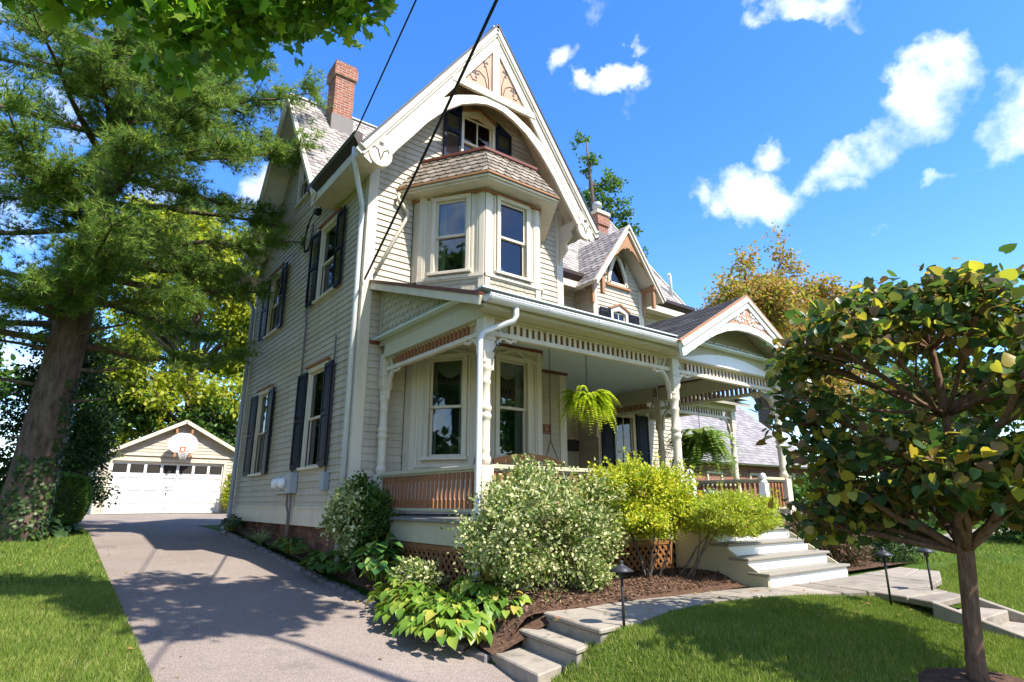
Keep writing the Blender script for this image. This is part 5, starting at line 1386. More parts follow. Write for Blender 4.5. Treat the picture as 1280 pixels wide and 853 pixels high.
# --- maple overhead (trunk behind the camera), its boughs reach into the top left and dapple the drive
def maple_boughs():
    cl = []
    for c, r in (((2.0, 5.15, 5.30), (.38, .35, .25)), ((1.55, 5.35, 5.2), (.5, .4, .3)), ((1.1, 5.5, 5.1), (.5, .4, .3)), ((.75, 5.8, 4.85), (.5, .4, .3)), ((.3, 6.0, 4.75), (.5, .4, .3)), ((-.14, 6, 4.75), (.5, .4, .25)), ((-.8, 6.1, 4.45), (.45, .4, .2)), ((.35, 6.1, 4.45), (.35, .3, .15)), ((1.3, 5.8, 5.75), (.7, .5, .4)), ((.3, 6.2, 5.5), (.7, .5, .4)), ((-.6, 6.2, 5.1), (.6, .5, .3)),
                 ((3.4, 3.5, 6.6), (.85, .8, .4)), ((4.1, 2.3, 6.9), (.9, .9, .45)), ((2.6, 3.2, 6.4), (.8, .8, .35)), ((3.3, 2.0, 6.6), (.8, .7, .4)), ((4.6, 3.3, 7.2), (.7, .7, .4)), ((2.5, 4.1, 6.7), (.5, .5, .3)), ((3.4, 4.3, 7.2), (.5, .5, .3))):
        cl.append((c, r))
    return cl
tree('maple_tree', 'leafy maple whose bright boughs hang into the top left corner of the picture', 'tree',
     [(5.6, -5.5, -2), (5.5, -5.3, 1.5), (5.3, -4.6, 4.2), (4.8, -2.8, 6.4), (4.0, 0, 7.6), (3.1, 2.4, 7.9), (1.8, 4.5, 7.4)], [.36, .3, .24, .12, .045, .03, .02],
     maple_boughs(), 7600, .145, 'lf_maple', 'maple', subs=9, sig=.17, upbias=1.0, lo=.2, forks=3, limb_k=.3)

# --- trees behind
tree('yellow_green_tree', 'tall yellow-green tree glowing behind the garage roof', 'tree', [(6.6, 41, -.5), (6.5, 41, 4), (6.2, 41, 8), (5.9, 40.8, 13), (5.8, 40.6, 17)], [.4, .34, .28, .18, .06],
     ball_clumps((5.4, 40, 10.2), (5.6, 3.6, 8.0), 62, 1.5, 4), 40000, .30, 'lf_yellow', subs=10, sig=.45)
tree('leafy_tree', 'mid-green tree close behind the right side of the garage', 'tree', [(8.2, 38.4, -.5), (8.2, 38.4, 3), (8.3, 38.4, 6)], [.25, .2, .1],
     ball_clumps((8.3, 38.8, 4.2), (2.6, 1.4, 3.0), 18, 1.1, 5), 12000, .24, 'lf_green', subs=10, sig=.35)
tree('leafy_tree', 'dark green tree behind the left half of the garage', 'tree', [(1.8, 39, -.5), (1.8, 39, 3), (1.8, 39, 6)], [.25, .2, .1],
     ball_clumps((1.6, 39.5, 4.0), (2.8, 1.4, 3.2), 18, 1.1, 6), 12000, .24, 'lf_green', subs=10, sig=.35)
tree('leafy_tree', 'broad dark tree filling the far left edge beyond the pine', 'tree', [(-8, 34, -.5), (-8, 34, 5), (-8, 34, 10)], [.4, .3, .15],
     ball_clumps((-8, 33, 6.5), (5.5, 2.5, 6.5), 34, 1.8, 7), 20000, .34, 'lf_green', subs=9, sig=.5)
tree('evergreen_tree', 'dense dark evergreen between the pine trunk and the garage, sunlit along its right edge', 'tree', [(.1, 20.2, -.6), (.1, 20.2, 3), (.1, 20.2, 7.4)], [.16, .12, .04],
     cone_clumps((.15, 20.2, .1), 1.5, 6.6, 42, .55, 8, .25), 36000, .10, 'lf_dark', 'oval', subs=9, sig=.20, twig=False)
tree('evergreen_tree', 'dark spreading evergreen low at the left edge behind the pine', 'tree', [(-3.4, 19.5, -.6), (-3.4, 19.5, 2), (-3.4, 19.5, 4.5)], [.16, .12, .04],
     cone_clumps((-3.2, 19.5, .0), 2.0, 5.0, 30, .7, 9, .4), 22000, .12, 'lf_dark', 'oval', subs=9, sig=.25, twig=False)
tree('bare_topped_tree', 'thin half-bare tree rising behind the main roof', 'tree', [(27.5, 26, -1), (27, 25.8, 8), (26.4, 25.4, 15), (25.2, 24.6, 20), (24.5, 24.2, 23)], [.45, .38, .26, .14, .04],
     [((25.0, 24.6, 21.5), (.7, .7, .8)), ((26.8, 24.6, 20.8), (1.3, .8, .7)), ((27.8, 24.8, 19.2), (1.3, 1, .7)), ((26.2, 25, 19.3), (1.3, 1, 1.2)), ((28.8, 25, 17.8), (1.2, 1, .8)), ((29.8, 25.2, 16.2), (1.1, 1, .6)), ((27.2, 25, 17.2), (1.4, 1, .9)), ((30.8, 25.4, 15.0), (.9, .8, .5)), ((25.3, 25, 18.0), (1.0, .9, 1.0)), ((29, 25.6, 14.6), (1.4, 1, .8)), ((24.2, 24.4, 22.8), (.4, .4, .5)), ((31.3, 25.6, 13.6), (.7, .7, .5))], 4600, .24, 'lf_green', subs=13, sig=.22)
tree('autumn_tree', 'rusty orange and green autumn tree above the entry gable', 'tree', [(38.5, 22, -1), (38.5, 22, 6), (38.8, 21.8, 11), (40.5, 21, 16), (41.8, 20.5, 19.6)], [.45, .38, .25, .1, .03],
     ball_clumps((39.2, 21.5, 12.0), (5.4, 2.5, 4.3), 34, 1.35, 11) + ball_clumps((45.5, 20.0, 11.0), (5.0, 2.5, 5.0), 26, 1.35, 12) + [((41.6, 20.6, 18.4), (.8, .7, .7)), ((42.6, 20.6, 17.2), (.9, .7, .7)), ((36.0, 21, 16.2), (1.2, .8, .7)), ((40.8, 20.8, 19.4), (.4, .4, .4))], 36000, .28, 'lf_orange', subs=10, sig=.46)
for (x, y, z, R, lab, mt) in ((30, 9.5, 2.2, (2.6, 2.4, 3.4), 'green garden tree seen through the crown of the small tree, nearest the porch', 'lf_green'), (31, 3.5, 2.0, (3.0, 3, 3.2), 'yellowish garden tree at the far right behind the small tree', 'lf_yellow'),
                              (44, 14, 4.0, (4, 4, 5), 'distant tall tree beyond the neighbour house', 'lf_green'), (40, -1.5, 3.0, (4, 4, 4), 'distant green tree at the far right edge of the lawn', 'lf_green'), (52, 6, 3.5, (5, 4, 5), 'hazy tree far behind the garden trees on the right', 'lf_green'), (-15, 27, 3.5, (4.5, 3, 5), 'tree beyond the left lawn, left of the spreading evergreen', 'lf_green'), (-22, 20, 3.5, (4.5, 3, 5), 'tree farthest out beyond the left lawn', 'lf_green')):
    tree('garden_tree', lab, 'tree', [(x, y, -1.2), (x, y, z), (x, y, z + R[2] * .6)], [.22, .17, .05], ball_clumps((x, y, z + 1), R, 20, 1.0, abs(int(x))), 11000, .22, mt, subs=9, sig=.35)
for (x, y, z, R, lab) in ((-14, 3.5, 6.5, (4, 4, 7), 'tall shade tree on the lot to the left, mirrored in the bay windows'), (-19, 11, 6, (4, 4, 6.5), 'second shade tree on the lot to the left, farther back'), (16, -20, 5.5, (5.5, 4, 6), 'street tree across the road, mirrored in the front windows'), (31, -19, 5.5, (6, 4, 6), 'street tree across the road, farther right'), (-7, -21, 6, (5, 4, 6.5), 'street tree across the road, behind the driveway mouth')):
    tree('street_tree', lab, 'tree', [(x, y, -2), (x, y, z - 1), (x, y, z + R[2] * .6)], [.34, .26, .06], ball_clumps((x, y, z), R, 30, 1.6, abs(int(x))), 9000, .42, 'lf_green', subs=9, sig=.5)
shrubs_far = ((20, 3.2), (22, 6.5), (25, 1.5), (24, 9.5))

# --- redbud in the front lawn
RB = (5.92, 1.86)
rclumps = []
rr = np.random.default_rng(33)
for i in range(46):
    d = rr.normal(size=3); d /= np.linalg.norm(d); q = rr.uniform(.4, 1) ** .4
    c = np.array([6.20, 1.76, .84]) + d * q * np.array([1.52, 1.36, 1.0])
    if c[2] < .05 and abs(c[0] - RB[0]) < .5 and abs(c[1] - RB[1]) < .6: c[2] += .5
    w_ = rr.uniform(.28, .48); rclumps.append((tuple(c), (w_, w_, .11)))
rclumps += [((5.7, 2.85, -.15), (.34, .3, .12)), ((5.4, 2.5, .25), (.28, .3, .18)), ((5.9, 2.7, -.10), (.38, .35, .12)), ((5.4, 2.6, .8), (.26, .26, .18)), ((6.0, 2.6, -.12), (.4, .4, .12)), ((6.5, 2.9, -.05), (.4, .4, .14)), ((5.5, 2.75, 1.35), (.26, .26, .16)), ((5.75, 2.6, 1.6), (.3, .3, .16)), ((6.6, 1.75, .45), (.3, .3, .16)), ((6.5, 1.6, .0), (.3, .3, .14)), ((6.7, 1.75, 1.0), (.3, .3, .16)), ((6.45, 1.7, 1.5), (.3, .3, .16)), ((6.75, 2.1, .2), (.3, .3, .16)), ((5.6, 1.5, 1.65), (.3, .3, .15)), ((5.45, 2.6, .5), (.26, .26, .16)), ((5.9, 2.4, .1), (.4, .4, .2))]
redbud = tree('redbud_tree', 'small redbud with heart-shaped green, bronze and yellow leaves in the front lawn', 'tree',
     [(RB[0] - .02, RB[1] + .02, -1.42), (RB[0], RB[1] + .02, -1.2), (RB[0] - .0, RB[1] - .01, -.85), (RB[0], RB[1] - .05, -.38), (RB[0] + .01, RB[1] - .07, .1), (RB[0] + .06, RB[1] - .08, .7), (RB[0] + .1, RB[1] - .05, 1.3), (RB[0] + .1, RB[1] - .05, 1.8)],
     [.085, .067, .060, .062, .048, .038, .027, .012], rclumps, 9000, .086, 'lf_redbud', 'heart', 'bark_red', subs=7, sig=.125, upbias=1.6, lo=.1, droop=.3, forks=3)
# mulch ring following the lawn
ta = np.linspace(0, 2 * np.pi, 41)
ring = np.array([(RB[0] - .1 + q * .64 * math.cos(t) * (1 + .07 * math.sin(5 * t)), RB[1] - .12 + q * .50 * math.sin(t)) for q in (.02, .4, .75, 1.0) for t in ta[:-1]])
rv = np.column_stack([ring, zg(ring[:, 0], ring[:, 1], False) + np.repeat([.06, .05, .035, .008], 40)])
ri = np.array([(a_ * 40 + j, a_ * 40 + (j + 1) % 40, (a_ + 1) * 40 + (j + 1) % 40, (a_ + 1) * 40 + j) for a_ in range(3) for j in range(40)])
mesh_np('mulch_bed', rv, ri.ravel(), np.arange(len(ri)) * 4, np.full(len(ri), 4), M['mulch'], kind='structure')

# --- shrubs ---------------------------------------------------------------
def shrub(name, label, c, r, n, lsize, mat, kind='oval', stems=9, base=None, lo=.72, lumps=26, lr=.30, cat='shrub', mix=None, stem_mat='bark', width=1.0, upr=.5, rough=.12, foot=None, boxy=0, shoots=30):
    z0 = c[2] - r[2] if base is None else base
    t = thing(name, label, cat, (c[0], c[1], z0))
    k = MB()
    pts, dd = ell(c, (1, 1, 1), lumps, lo)
    ph = RNG.uniform(0, 6.28, 6)
    def rf(d): return (1 + boxy * (1 / np.maximum((np.abs(d) ** 4).sum(1) ** .25, .5) - 1)) * (1 + rough * (.5 * np.sin(3 * d[:, 0] + 2 * d[:, 2] + ph[0]) + .5 * np.sin(5 * d[:, 1] + 4 * d[:, 2] + ph[1]) + .6 * np.sin(7 * d[:, 0] - 5 * d[:, 2] + ph[2]) + .4 * np.sin(11 * d[:, 2] + 6 * d[:, 0] + ph[3])))
    pts = np.array(c) + (pts - np.array(c)) * (rf(dd) * RNG.uniform(.78, 1.0, len(dd)))[:, None] * np.array(r)
    fx, fy = foot or (c[0], c[1])
    for q in pts[:stems]: limb(k, (fx + random.uniform(-.12, .12), fy + random.uniform(-.12, .12), z0), tuple(q), .018, .005, .2, 5)
    k.build('stems', M[stem_mat], t)
    P = []
    w = n // lumps
    for q in pts: P.append(q + RNG.normal(size=(w, 3)) * lr * np.array(r) * .62)
    e, ed = ell((0, 0, 0), (1, 1, 1), n // 7, .72); e = np.array(c) + e * (rf(ed) * .95)[:, None] * np.array(r) + RNG.normal(size=e.shape) * .04; P.append(e)
    sq, sd_ = ell((0, 0, 0), (1, 1, 1), shoots, .9); sd_[:, 2] = np.abs(sd_[:, 2]) * .8 + .1
    for d_ in unit(sd_):
        q0 = np.array(c) + d_ * rf(d_[None])[0] * .8 * np.array(r); q1 = q0 + (d_ + RNG.normal(size=3) * .35 + np.array([0, 0, .35])) * RNG.uniform(.10, .24) * min(1, max(r) * 1.2)
        tt = RNG.uniform(0, 1, 34)[:, None]; P.append(q0 + (q1 - q0) * tt + RNG.normal(size=(34, 3)) * .018)
    P = np.concatenate(P); dr = (P - np.array(c)) / np.array(r)
    keep = (np.linalg.norm(dr, axis=1) < 1.75) & (P[:, 2] > z0 + .02); P, dr = P[keep], dr[keep]
    A = unit(dr) * .8 + RNG.normal(size=P.shape) * .75 + np.array([0, 0, .15]); up = dr * 1.0 + RNG.normal(size=P.shape) * .6 + np.array([0, 0, upr])
    sz = RNG.uniform(.6, 1.3, len(P)) * lsize
    if mix is None: leaf_cloud('foliage', kind, P, A, sz, M[mat], t, up, width)
    else:
        sel = mix(P)
        leaf_cloud('foliage', kind, P[sel], A[sel], sz[sel], M[mat[0]], t, up[sel], width); leaf_cloud('foliage', kind, P[~sel], A[~sel], sz[~sel], M[mat[1]], t, up[~sel], width)
    return t
shrub('euonymus_shrub', 'large white-and-green variegated shrub in front of the porch corner post', (4.74, 5.46, -.30), (.96, .52, .70), 21000, .045, 'lf_varieg', lumps=52, base=-1.05, lr=.20, rough=.2, boxy=.5, shoots=60)
shrub('privet_shrub', 'golden yellow clipped shrub in front of the porch, right of the variegated one', (6.40, 5.46, .02), (.92, .42, .44), 34000, .040, 'lf_privet', lumps=90, base=-1.0, lr=.17, rough=.10, boxy=.75, shoots=70, stems=5, lo=.4)
shrub('yew_shrub', 'flat-topped golden yew on a crooked stem, overhanging the front steps', (7.62, 4.98, -.17), (.80, .40, .25), 42000, .055, 'lf_yew', 'needle', lumps=80, base=-1.0, width=.24, stems=4, lr=.2, rough=.12, boxy=.7, lo=.4, foot=(6.95, 5.35))
shrub('euonymus_shrub', 'small corner shrub, pale variegated leaves on one side and deep green on the other', (3.72, 8.55, -.25), (.52, .42, .50), 12000, .055, ('lf_varieg', 'lf_green'), lumps=34, base=-1.05, lr=.22, rough=.2, mix=lambda P: (P[:, 0] - 3.6) * .8 + (8.5 - P[:, 1]) * .6 * 0 < RNG.normal(size=len(P)) * .05)
shrub('yew_shrub', 'browning dark yew to the right of the front steps', (11.0, 5.35, -.60), (.95, .6, .55), 16000, .07, 'lf_brownyew', 'needle', lumps=36, base=-1.05, width=.25)
shrub('yew_shrub', 'low dark green yew behind the browning one, under the small tree', (12.9, 5.1, -.70), (.8, .6, .42), 9000, .07, 'lf_dark', 'needle', lumps=26, base=-1.05, width=.3)
shrub('low_shrub', 'small pale variegated plant among the big-leaved clumps by the drive', (3.72, 6.75, -.92), (.26, .3, .22), 2600, .045, 'lf_varieg', lumps=16, base=-1.15)
for i, (x, y, z, r, lab) in enumerate(((19, 4.0, -.3, 1.2, 'round green bush at the edge of the far lawn'), (21.5, 7.6, -.1, 1.5, 'dense green bush beside the brick neighbour house'), (26, 2.0, .1, 1.9, 'wide bush far right beyond the pale path'), (17, 8.6, -.2, 1.0, 'bush beside the far porch railing'))):
    shrub('garden_shrub', lab, (x, y, z), (r, r, r * .8), 6000, .12, 'lf_green', lumps=24, base=-1.1)
shrub('garden_shrub', 'yellow-green bush at the right corner of the garage, beside the house downspout', (7.15, 29.0, .6), (.8, .5, 1.15), 7000, .11, 'lf_yellow', lumps=26, base=-.45)
# box hedge by the drive
hb = thing('box_hedge', 'clipped rounded box hedge between the pine trunk and the garage', 'hedge', (.25, 17.2, -.6))
N = 26000; u_ = RNG.uniform(-1, 1, (N, 3)); ax = RNG.integers(0, 3, N); u_[np.arange(N), ax] = np.sign(u_[np.arange(N), ax]) * RNG.uniform(.9, 1, N)
q = unit(u_) * np.linalg.norm(np.clip(u_, -1, 1), axis=1, keepdims=True) ** .45
P = np.array([.08, 17.2, .08]) + q * np.array([.82, .8, .58]); 
leaf_cloud('foliage', 'oval', P, q + RNG.normal(size=P.shape) * .6, RNG.uniform(.03, .055, N), M['lf_green'], hb, q + RNG.normal(size=P.shape) * .4)
k = MB()
for i in range(14): limb(k, (random.uniform(-.1, .7), random.uniform(16.7, 17.4), -.65), (random.uniform(-.3, .9), random.uniform(16.5, 17.4), random.uniform(-.1, .4)), .02, .006, .2, 5)
k.build('stems', M['bark'], hb)
clump_done = True

# --- leafy clumps --------------------------------------------------------
def clump(name, label, c, R, n, lsize, mat, kind='hosta', cat='plant', H=.3, width=1.0, zf=None):
    t = thing(name, label, cat, c)
    P, A, U, S = [], [], [], []
    k = MB()
    for i in range(n):
        a = random.uniform(0, 6.283); q = math.sqrt(random.random()); d = V((math.cos(a), math.sin(a), 0))
        p = V(c) + V((d.x * R[0] * q, d.y * R[1] * q, 0)); h = H * (1.0 - .65 * q * q) * random.uniform(.7, 1.15)
        p.z = (zf(p.x, p.y) if zf else c[2]) + h; P.append(tuple(p)); tilt = .15 + .6 * q
        A.append((d.x + random.gauss(0, .35), d.y + random.gauss(0, .35), .25 - tilt)); U.append((d.x * .35 + random.gauss(0, .2), d.y * .35 + random.gauss(0, .2), 1)); S.append(lsize * random.uniform(.6, 1.15))
        if i % 2 == 0: k.tube([(c[0] + d.x * R[0] * q * .35, c[1] + d.y * R[1] * q * .35, c[2] - .02), tuple(p)], .006, 4, False)
    k.build('stalks', M['lf_hosta'], t)
    leaf_cloud('leaves', kind, np.array(P), np.array(A), np.array(S), M[mat], t, np.array(U), width, smooth=True)
    return t
G = lambda x, y: float(zg(x, y, False)) + .03
clump('hosta_plant', 'large hosta with yellow-green leaves spilling over the drive edge beside the bottom stone step', (3.50, 5.70, -1.30), (.42, .55, 0), 230, .155, 'lf_hosta', H=.34)
clump('hosta_plant', 'hosta with pale leaves just behind the spilling one, under the big shrub', (3.92, 5.75, -1.15), (.38, .42, 0), 130, .165, 'lf_hosta', H=.36)
clump('hosta_plant', 'yellowing hosta at the drive edge between the spilling clump and the lattice', (3.50, 6.35, -1.25), (.36, .45, 0), 150, .15, 'lf_hosta', H=.34)
clump('hosta_plant', 'small hosta right at the corner of the middle stone step', (4.02, 5.30, -1.16), (.26, .22, 0), 60, .12, 'lf_hosta', H=.24)
clump('hosta_plant', 'hosta in front of the porch lattice beside the drive', (3.62, 6.85, -1.2), (.36, .48, 0), 130, .16, 'lf_hosta', H=.36)
clump('hosta_plant', 'dark hosta clump under the box hedge at the foot of the pine', (.12, 15.75, -.70), (.55, .40, 0), 110, .22, 'lf_dark', H=.36)
clump('hydrangea_plant', 'hydrangea with broad fresh leaves below the left porch railing', (3.78, 7.95, -1.0), (.30, .34, 0), 85, .19, 'lf_hydr', 'heart', H=.60)
clump('groundcover_plant', 'low dark leafy plants along the drive below the small rounded shrub', (3.62, 9.4, -1.0), (.22, .8, 0), 130, .13, 'lf_green', 'heart', H=.28)
clump('groundcover_plant', 'low leafy plants at the house wall below the electric meters', (3.66, 11.3, -.85), (.16, .9, 0), 110, .11, 'lf_green', 'oval', H=.25, width=1.4)
clump('groundcover_plant', 'dark plants at the far corner of the house by the rear downspout', (3.6, 15.4, -.6), (.2, .6, 0), 110, .11, 'lf_dark', 'oval', H=.30, width=1.4)
def grass_tuft(label, c, R, n, mat):
    t = thing('ornamental_grass', label, 'plant', c); k = MB()
    for i in range(n):
        a = random.uniform(0, 6.283); d = V((math.cos(a), math.sin(a), 0)); s = d.cross(V((0, 0, 1))) * .006; L = R * random.uniform(.6, 1.15); hh = L * random.uniform(.5, 1.0)
        pr = []
        for j in range(6):
            u_ = j / 5; pr.append(V(c) + d * L * u_ + V((0, 0, hh * 2.1 * u_ * (1 - .78 * u_))))
        for j in range(5):
            w0, w1 = (1 - j / 5.5), (1 - (j + 1) / 5.5); k.poly([pr[j] - s * w0, pr[j] + s * w0, pr[j + 1] + s * w1, pr[j + 1] - s * w1])
    k.build('blades', M[mat], t, recalc=False); return t
grass_tuft('arching striped grass tuft by the stone foundation, larger of the two', (3.58, 12.9, -.82), .46, 190, 'lf_grass')
grass_tuft('small upright striped grass tuft by the foundation, nearer the corner shrub', (3.68, 11.9, -.85), .32, 90, 'lf_grass')

# --- hanging ferns ---------------------------------------------------------
def fern(label, c, R, mat, n=95, ceil=2.63, droop=1.0):
    t = thing('hanging_fern', label, 'fern', c)
    k = MB(); k.lathe(c, [(.0, -.16), (.10, -.15), (.15, -.08), (.17, 0)], 16); k.build('basket', M['basket'], t)
    chain(t, [(c[0], c[1], ceil), (c[0], c[1], c[2] + .32)])
    k = MB()
    for i in range(3):
        a = i * 2.094; k.tube([(c[0], c[1], c[2] + .32), (c[0] + .165 * math.cos(a), c[1] + .165 * math.sin(a), c[2])], .004, 4)
    k.build('hanger', M['iron'], t)
    P, A, U, S = [], [], [], []
    for i in range(n):
        a = random.uniform(0, 6.283); d = V((math.cos(a), math.sin(a), 0)); rise = random.uniform(.1, 1.15); L = R * random.uniform(.65, 1.15)
        side = d.cross(V((0, 0, 1))); N_ = 24
        for j in range(N_):
            u_ = (j + 1) / N_; x = .06 + L * (u_ - .25 * u_ * u_ * (1.2 - rise)); z = L * (1.45 * rise * u_ - (.95 * rise + .95 * droop * (1 - .45 * rise)) * u_ * u_)
            p = V(c) + d * x + V((0, 0, z)); ll = .115 * (1 - .7 * u_ ** 2) * R / .6
            for sg in (-1, 1):
                P.append(tuple(p)); A.append(tuple(side * sg + d * .35 + V((0, 0, -.25)))); U.append(tuple(V((0, 0, 1)) + d * .4 + V((random.gauss(0, .2), random.gauss(0, .2), 0)))); S.append(ll)
    leaf_cloud('fronds', 'diamond', np.array(P), np.array(A), np.array(S), M[mat], t, np.array(U), .85)
    return t
fern('bright lime hanging fern on a chain in the middle of the porch', (6.28, 6.38, 1.46), .46, 'lf_fern', 120, 2.45, 1.15)
fern('darker green hanging fern at the right end of the porch behind the entry post', (12.0, 8.5, 1.30), .95, 'lf_fern_shade', 130, 2.63, 1.2)
# potted mums on the deck
def mum(label, c, r, mat, n=500):
    t = thing('potted_mum', label, 'potted flowers', (c[0], c[1], DZ))
    k = MB(); k.lathe((c[0], c[1], DZ), [(.10, 0), (.14, .22), (.15, .24)], 16); k.build('pot', M['pot'], t)
    d = unit(RNG.normal(size=(n, 3))); d[:, 2] = np.abs(d[:, 2]) * .9 - .1; P = np.array([c[0], c[1], DZ + .24]) + d * np.array([r, r, r * .85])
    leaf_cloud('flowers', 'diamond', P, RNG.normal(size=P.shape), RNG.uniform(.04, .07, n), M[mat], t, d)
    e = np.array([c[0], c[1], DZ + .22]) + d * r * .86
    leaf_cloud('foliage', 'oval', e, d + RNG.normal(size=e.shape) * .5, RNG.uniform(.05, .08, n), M['lf_green'], t, d)
mum('pot of orange chrysanthemums at the top of the steps', (8.50, 6.25, 0), .20, 'fl_orange')
mum('pot of white chrysanthemums at the top of the steps', (8.62, 5.98 + .12, 0), .19, 'fl_white') if False else mum('pot of white chrysanthemums at the top of the steps, right of the orange pot', (8.92, 6.2, 0), .23, 'fl_white')

# --- grass blades (nobody could count them) --------------------------------
def inpoly(x, y, poly):
    r = np.zeros(len(x), bool); j = len(poly) - 1
    for i in range(len(poly)):
        xi, yi = poly[i]; xj, yj = poly[j]
        r ^= ((yi > y) != (yj > y)) & (x < (xj - xi) * (y - yi) / (yj - yi + 1e-12) + xi); j = i
    return r
walkpoly = edge_n + edge_f[::-1]
brpoly = bl + [(7.92, -3), (8.97, -3)] + br[::-1]
def blades(n, gen, hgt, wid):
    x, y = gen(n)
    ok = ~inpoly(x, y, walkpoly) & ~inpoly(x, y, brpoly) & ~((x > XLd - .02) & (x < XRd + .03)) & (((x - RB[0] + .1) / .60) ** 2 + ((y - RB[1] + .12) / .48) ** 2 > 1)
    ok &= ~inpoly(x, y, [(3.3, 4.12), (3.98, 4.28), (4.03, 4.04), (4.6, 4.04), (4.7, 5), (3.3, 5.2)]) & ~((y > 4.85) & (x > XRd) & (x < 12.5)) & ~((y > 4.2) & (x > XRd) & (x < 4.7))
    ok &= ~((x > 13) & (y > 5.3))
    x, y = x[ok], y[ok]; z = zg(x, y, False) - .005
    P = np.stack([x, y, z], -1); A = RNG.normal(size=P.shape) * .42; A[:, 2] = 1
    return P, A, RNG.uniform(.55, 1.2, len(P)) * hgt, wid
def unif(x0, x1, y0, y1): return lambda n: (RNG.uniform(x0, x1, n), RNG.uniform(y0, y1, n))
for (n, g_, h_, w_) in ((150000, unif(3.58, 8.3, 1.3, 4.3), .055, .13), (70000, unif(8.2, 14, .5, 4.2), .06, .16), (26000, unif(13, 24, -2, 6), .07, .3),
                        (120000, unif(-2.2, .93, 5.2, 10), .06, .13), (50000, unif(-6, .93, 10, 17), .065, .18)):
    P, A, S, w_ = blades(n, g_, h_, w_)
    leaf_cloud('grass', 'needle', P, A, S, M['grass'], None, None, w_, kind='stuff')

# fallen leaves on the drive edge, the lawn and the walk
fx = np.concatenate([RNG.uniform(1.0, 3.5, 60), RNG.uniform(-2, 1.0, 70), RNG.uniform(3.8, 8.5, 90)]); fy = np.concatenate([RNG.uniform(5.5, 15, 60), RNG.uniform(6, 14, 70), RNG.uniform(1.5, 4.8, 90)])
fx[:40] = np.where(RNG.random(40) < .5, 1.0 + RNG.random(40) * .25, 3.5 - RNG.random(40) * .25)
fz = np.where((fx > XLd) & (fx < XRd), zd(fy) + .008, zg(fx, fy, False) + .045); fz[130:] = np.where(fy[130:] > 4.2, -1.04, fz[130:])
A = RNG.normal(size=(len(fx), 3)); A[:, 2] *= .2
leaf_cloud('fallen_leaves', 'oval', np.stack([fx, fy, fz], -1), A, RNG.uniform(.03, .07, len(fx)), M['lf_orange'], None, RNG.normal(size=(len(fx), 3)) * .3 + np.array([0, 0, 1]), kind='stuff')

# ------------------------------------------------------------------ sky
w = bpy.data.worlds.new('World'); SC.world = w; w.use_nodes = True
nt = w.node_tree; nt.nodes.clear()
out = nt.nodes.new('ShaderNodeOutputWorld'); bg = nt.nodes.new('ShaderNodeBackground')
sky = nt.nodes.new('ShaderNodeTexSky'); sky.sky_type = 'NISHITA'; sky.sun_disc = False
sky.sun_elevation = math.asin(SUN.z); sky.sun_rotation = math.atan2(SUN.x, SUN.y); sky.air_density = 1.0; sky.dust_density = .35; sky.ozone_density = 2.2; sky.altitude = 50
tc = nt.nodes.new('ShaderNodeTexCoord')
vec = tc.outputs['Generated']
nz = nt.nodes.new('ShaderNodeTexNoise'); nz.inputs['Scale'].default_value = 8.5; nz.inputs['Detail'].default_value = 9; nz.inputs['Roughness'].default_value = .58
nt.links.new(vec, nz.inputs['Vector'])
nz2 = nt.nodes.new('ShaderNodeTexNoise'); nz2.inputs['Scale'].default_value = 22; nz2.inputs['Detail'].default_value = 6; nz2.inputs['Roughness'].default_value = .6
nt.links.new(vec, nz2.inputs['Vector'])
warp = nt.nodes.new('ShaderNodeVectorMath'); warp.operation = 'MULTIPLY_ADD'; nt.links.new(nz.outputs['Color'], warp.inputs[0]); warp.inputs[1].default_value = (.16, .16, .16); wsub = nt.nodes.new('ShaderNodeVectorMath'); wsub.operation = 'SUBTRACT'; nt.links.new(vec, wsub.inputs[0]); wsub.inputs[1].default_value = (.08, .08, .08); nt.links.new(wsub.outputs[0], warp.inputs[2]); wvec = warp.outputs[0]
def vdot(v, d):
    n = nt.nodes.new('ShaderNodeVectorMath'); n.operation = 'DOT_PRODUCT'; nt.links.new(v, n.inputs[0]); n.inputs[1].default_value = d; return n.outputs['Value']
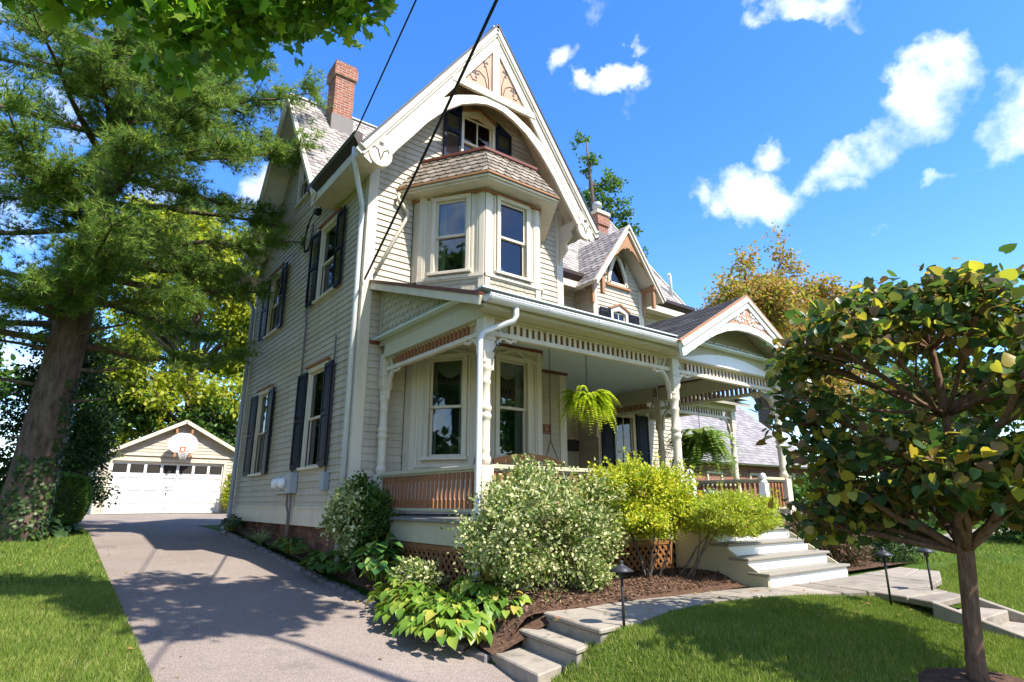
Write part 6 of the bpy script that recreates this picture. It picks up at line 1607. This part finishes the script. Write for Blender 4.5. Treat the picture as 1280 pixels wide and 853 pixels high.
# (azimuth from +Y towards +X, elevation, half-width, half-height, tilt, strength) of each cloud, in degrees
clouds = CLOUDS
acc = None
for az, el, hw, hh, tilt, stg in clouds:
    az, el, t = rad(az), rad(el), rad(tilt)
    D = V((math.sin(az) * math.cos(el), math.cos(az) * math.cos(el), math.sin(el))); Rr = V((math.cos(az), -math.sin(az), 0)); Uu = Rr.cross(D)
    a_ = (Rr * math.cos(t) + Uu * math.sin(t)) / rad(hw); b_ = (Uu * math.cos(t) - Rr * math.sin(t)) / rad(hh)
    x, y = vdot(wvec, a_), vdot(wvec, b_); front = mathn(nt, 'GREATER_THAN', vdot(vec, D), 0)
    d2 = mathn(nt, 'ADD', mathn(nt, 'MULTIPLY', x, x), mathn(nt, 'MULTIPLY', y, y))
    v_ = mathn(nt, 'MULTIPLY', mathn(nt, 'MULTIPLY', mathn(nt, 'SUBTRACT', 1.0, d2), stg), front)
    acc = v_ if acc is None else mathn(nt, 'MAXIMUM', acc, v_)
acc = mathn(nt, 'MAXIMUM', acc, -1.0)
body = mathn(nt, 'ADD', acc, mathn(nt, 'MULTIPLY', mathn(nt, 'SUBTRACT', nz.outputs[0], .5), 4.2))
body = mathn(nt, 'ADD', body, mathn(nt, 'MULTIPLY', mathn(nt, 'SUBTRACT', nz2.outputs[0], .5), 1.8))
mask = mathn(nt, 'POWER', ramp_f(nt, body, -.35, 1.25), 1.3)
shade = ramp_f(nt, nz.outputs[0], .38, .66)
ccol = mixc(nt, shade, (2.5, 2.75, 3.1), (3.7, 3.7, 3.75))
skyc = nt.nodes.new('ShaderNodeHueSaturation'); skyc.inputs['Hue'].default_value = .512; skyc.inputs['Saturation'].default_value = SKY_SAT; skyc.inputs['Value'].default_value = SKY_VAL
nt.links.new(sky.outputs[0], skyc.inputs['Color'])
fin = mixc(nt, mathn(nt, 'MULTIPLY', mask, .96), skyc.outputs[0], ccol)
nt.links.new(fin, bg.inputs[0]); bg.inputs[1].default_value = .15
nt.links.new(bg.outputs[0], out.inputs[0])
SC.view_settings.view_transform = 'Standard'; SC.view_settings.look = 'None'; SC.view_settings.gamma = 1; SC.view_settings.exposure = EXPO
SC.cycles.max_bounces = 6; SC.cycles.transparent_max_bounces = 12; SC.cycles.use_denoising = True
SC.cycles.diffuse_bounces = 4; SC.cycles.glossy_bounces = 3; SC.cycles.transmission_bounces = 3; SC.cycles.caustics_reflective = False; SC.cycles.caustics_refractive = False
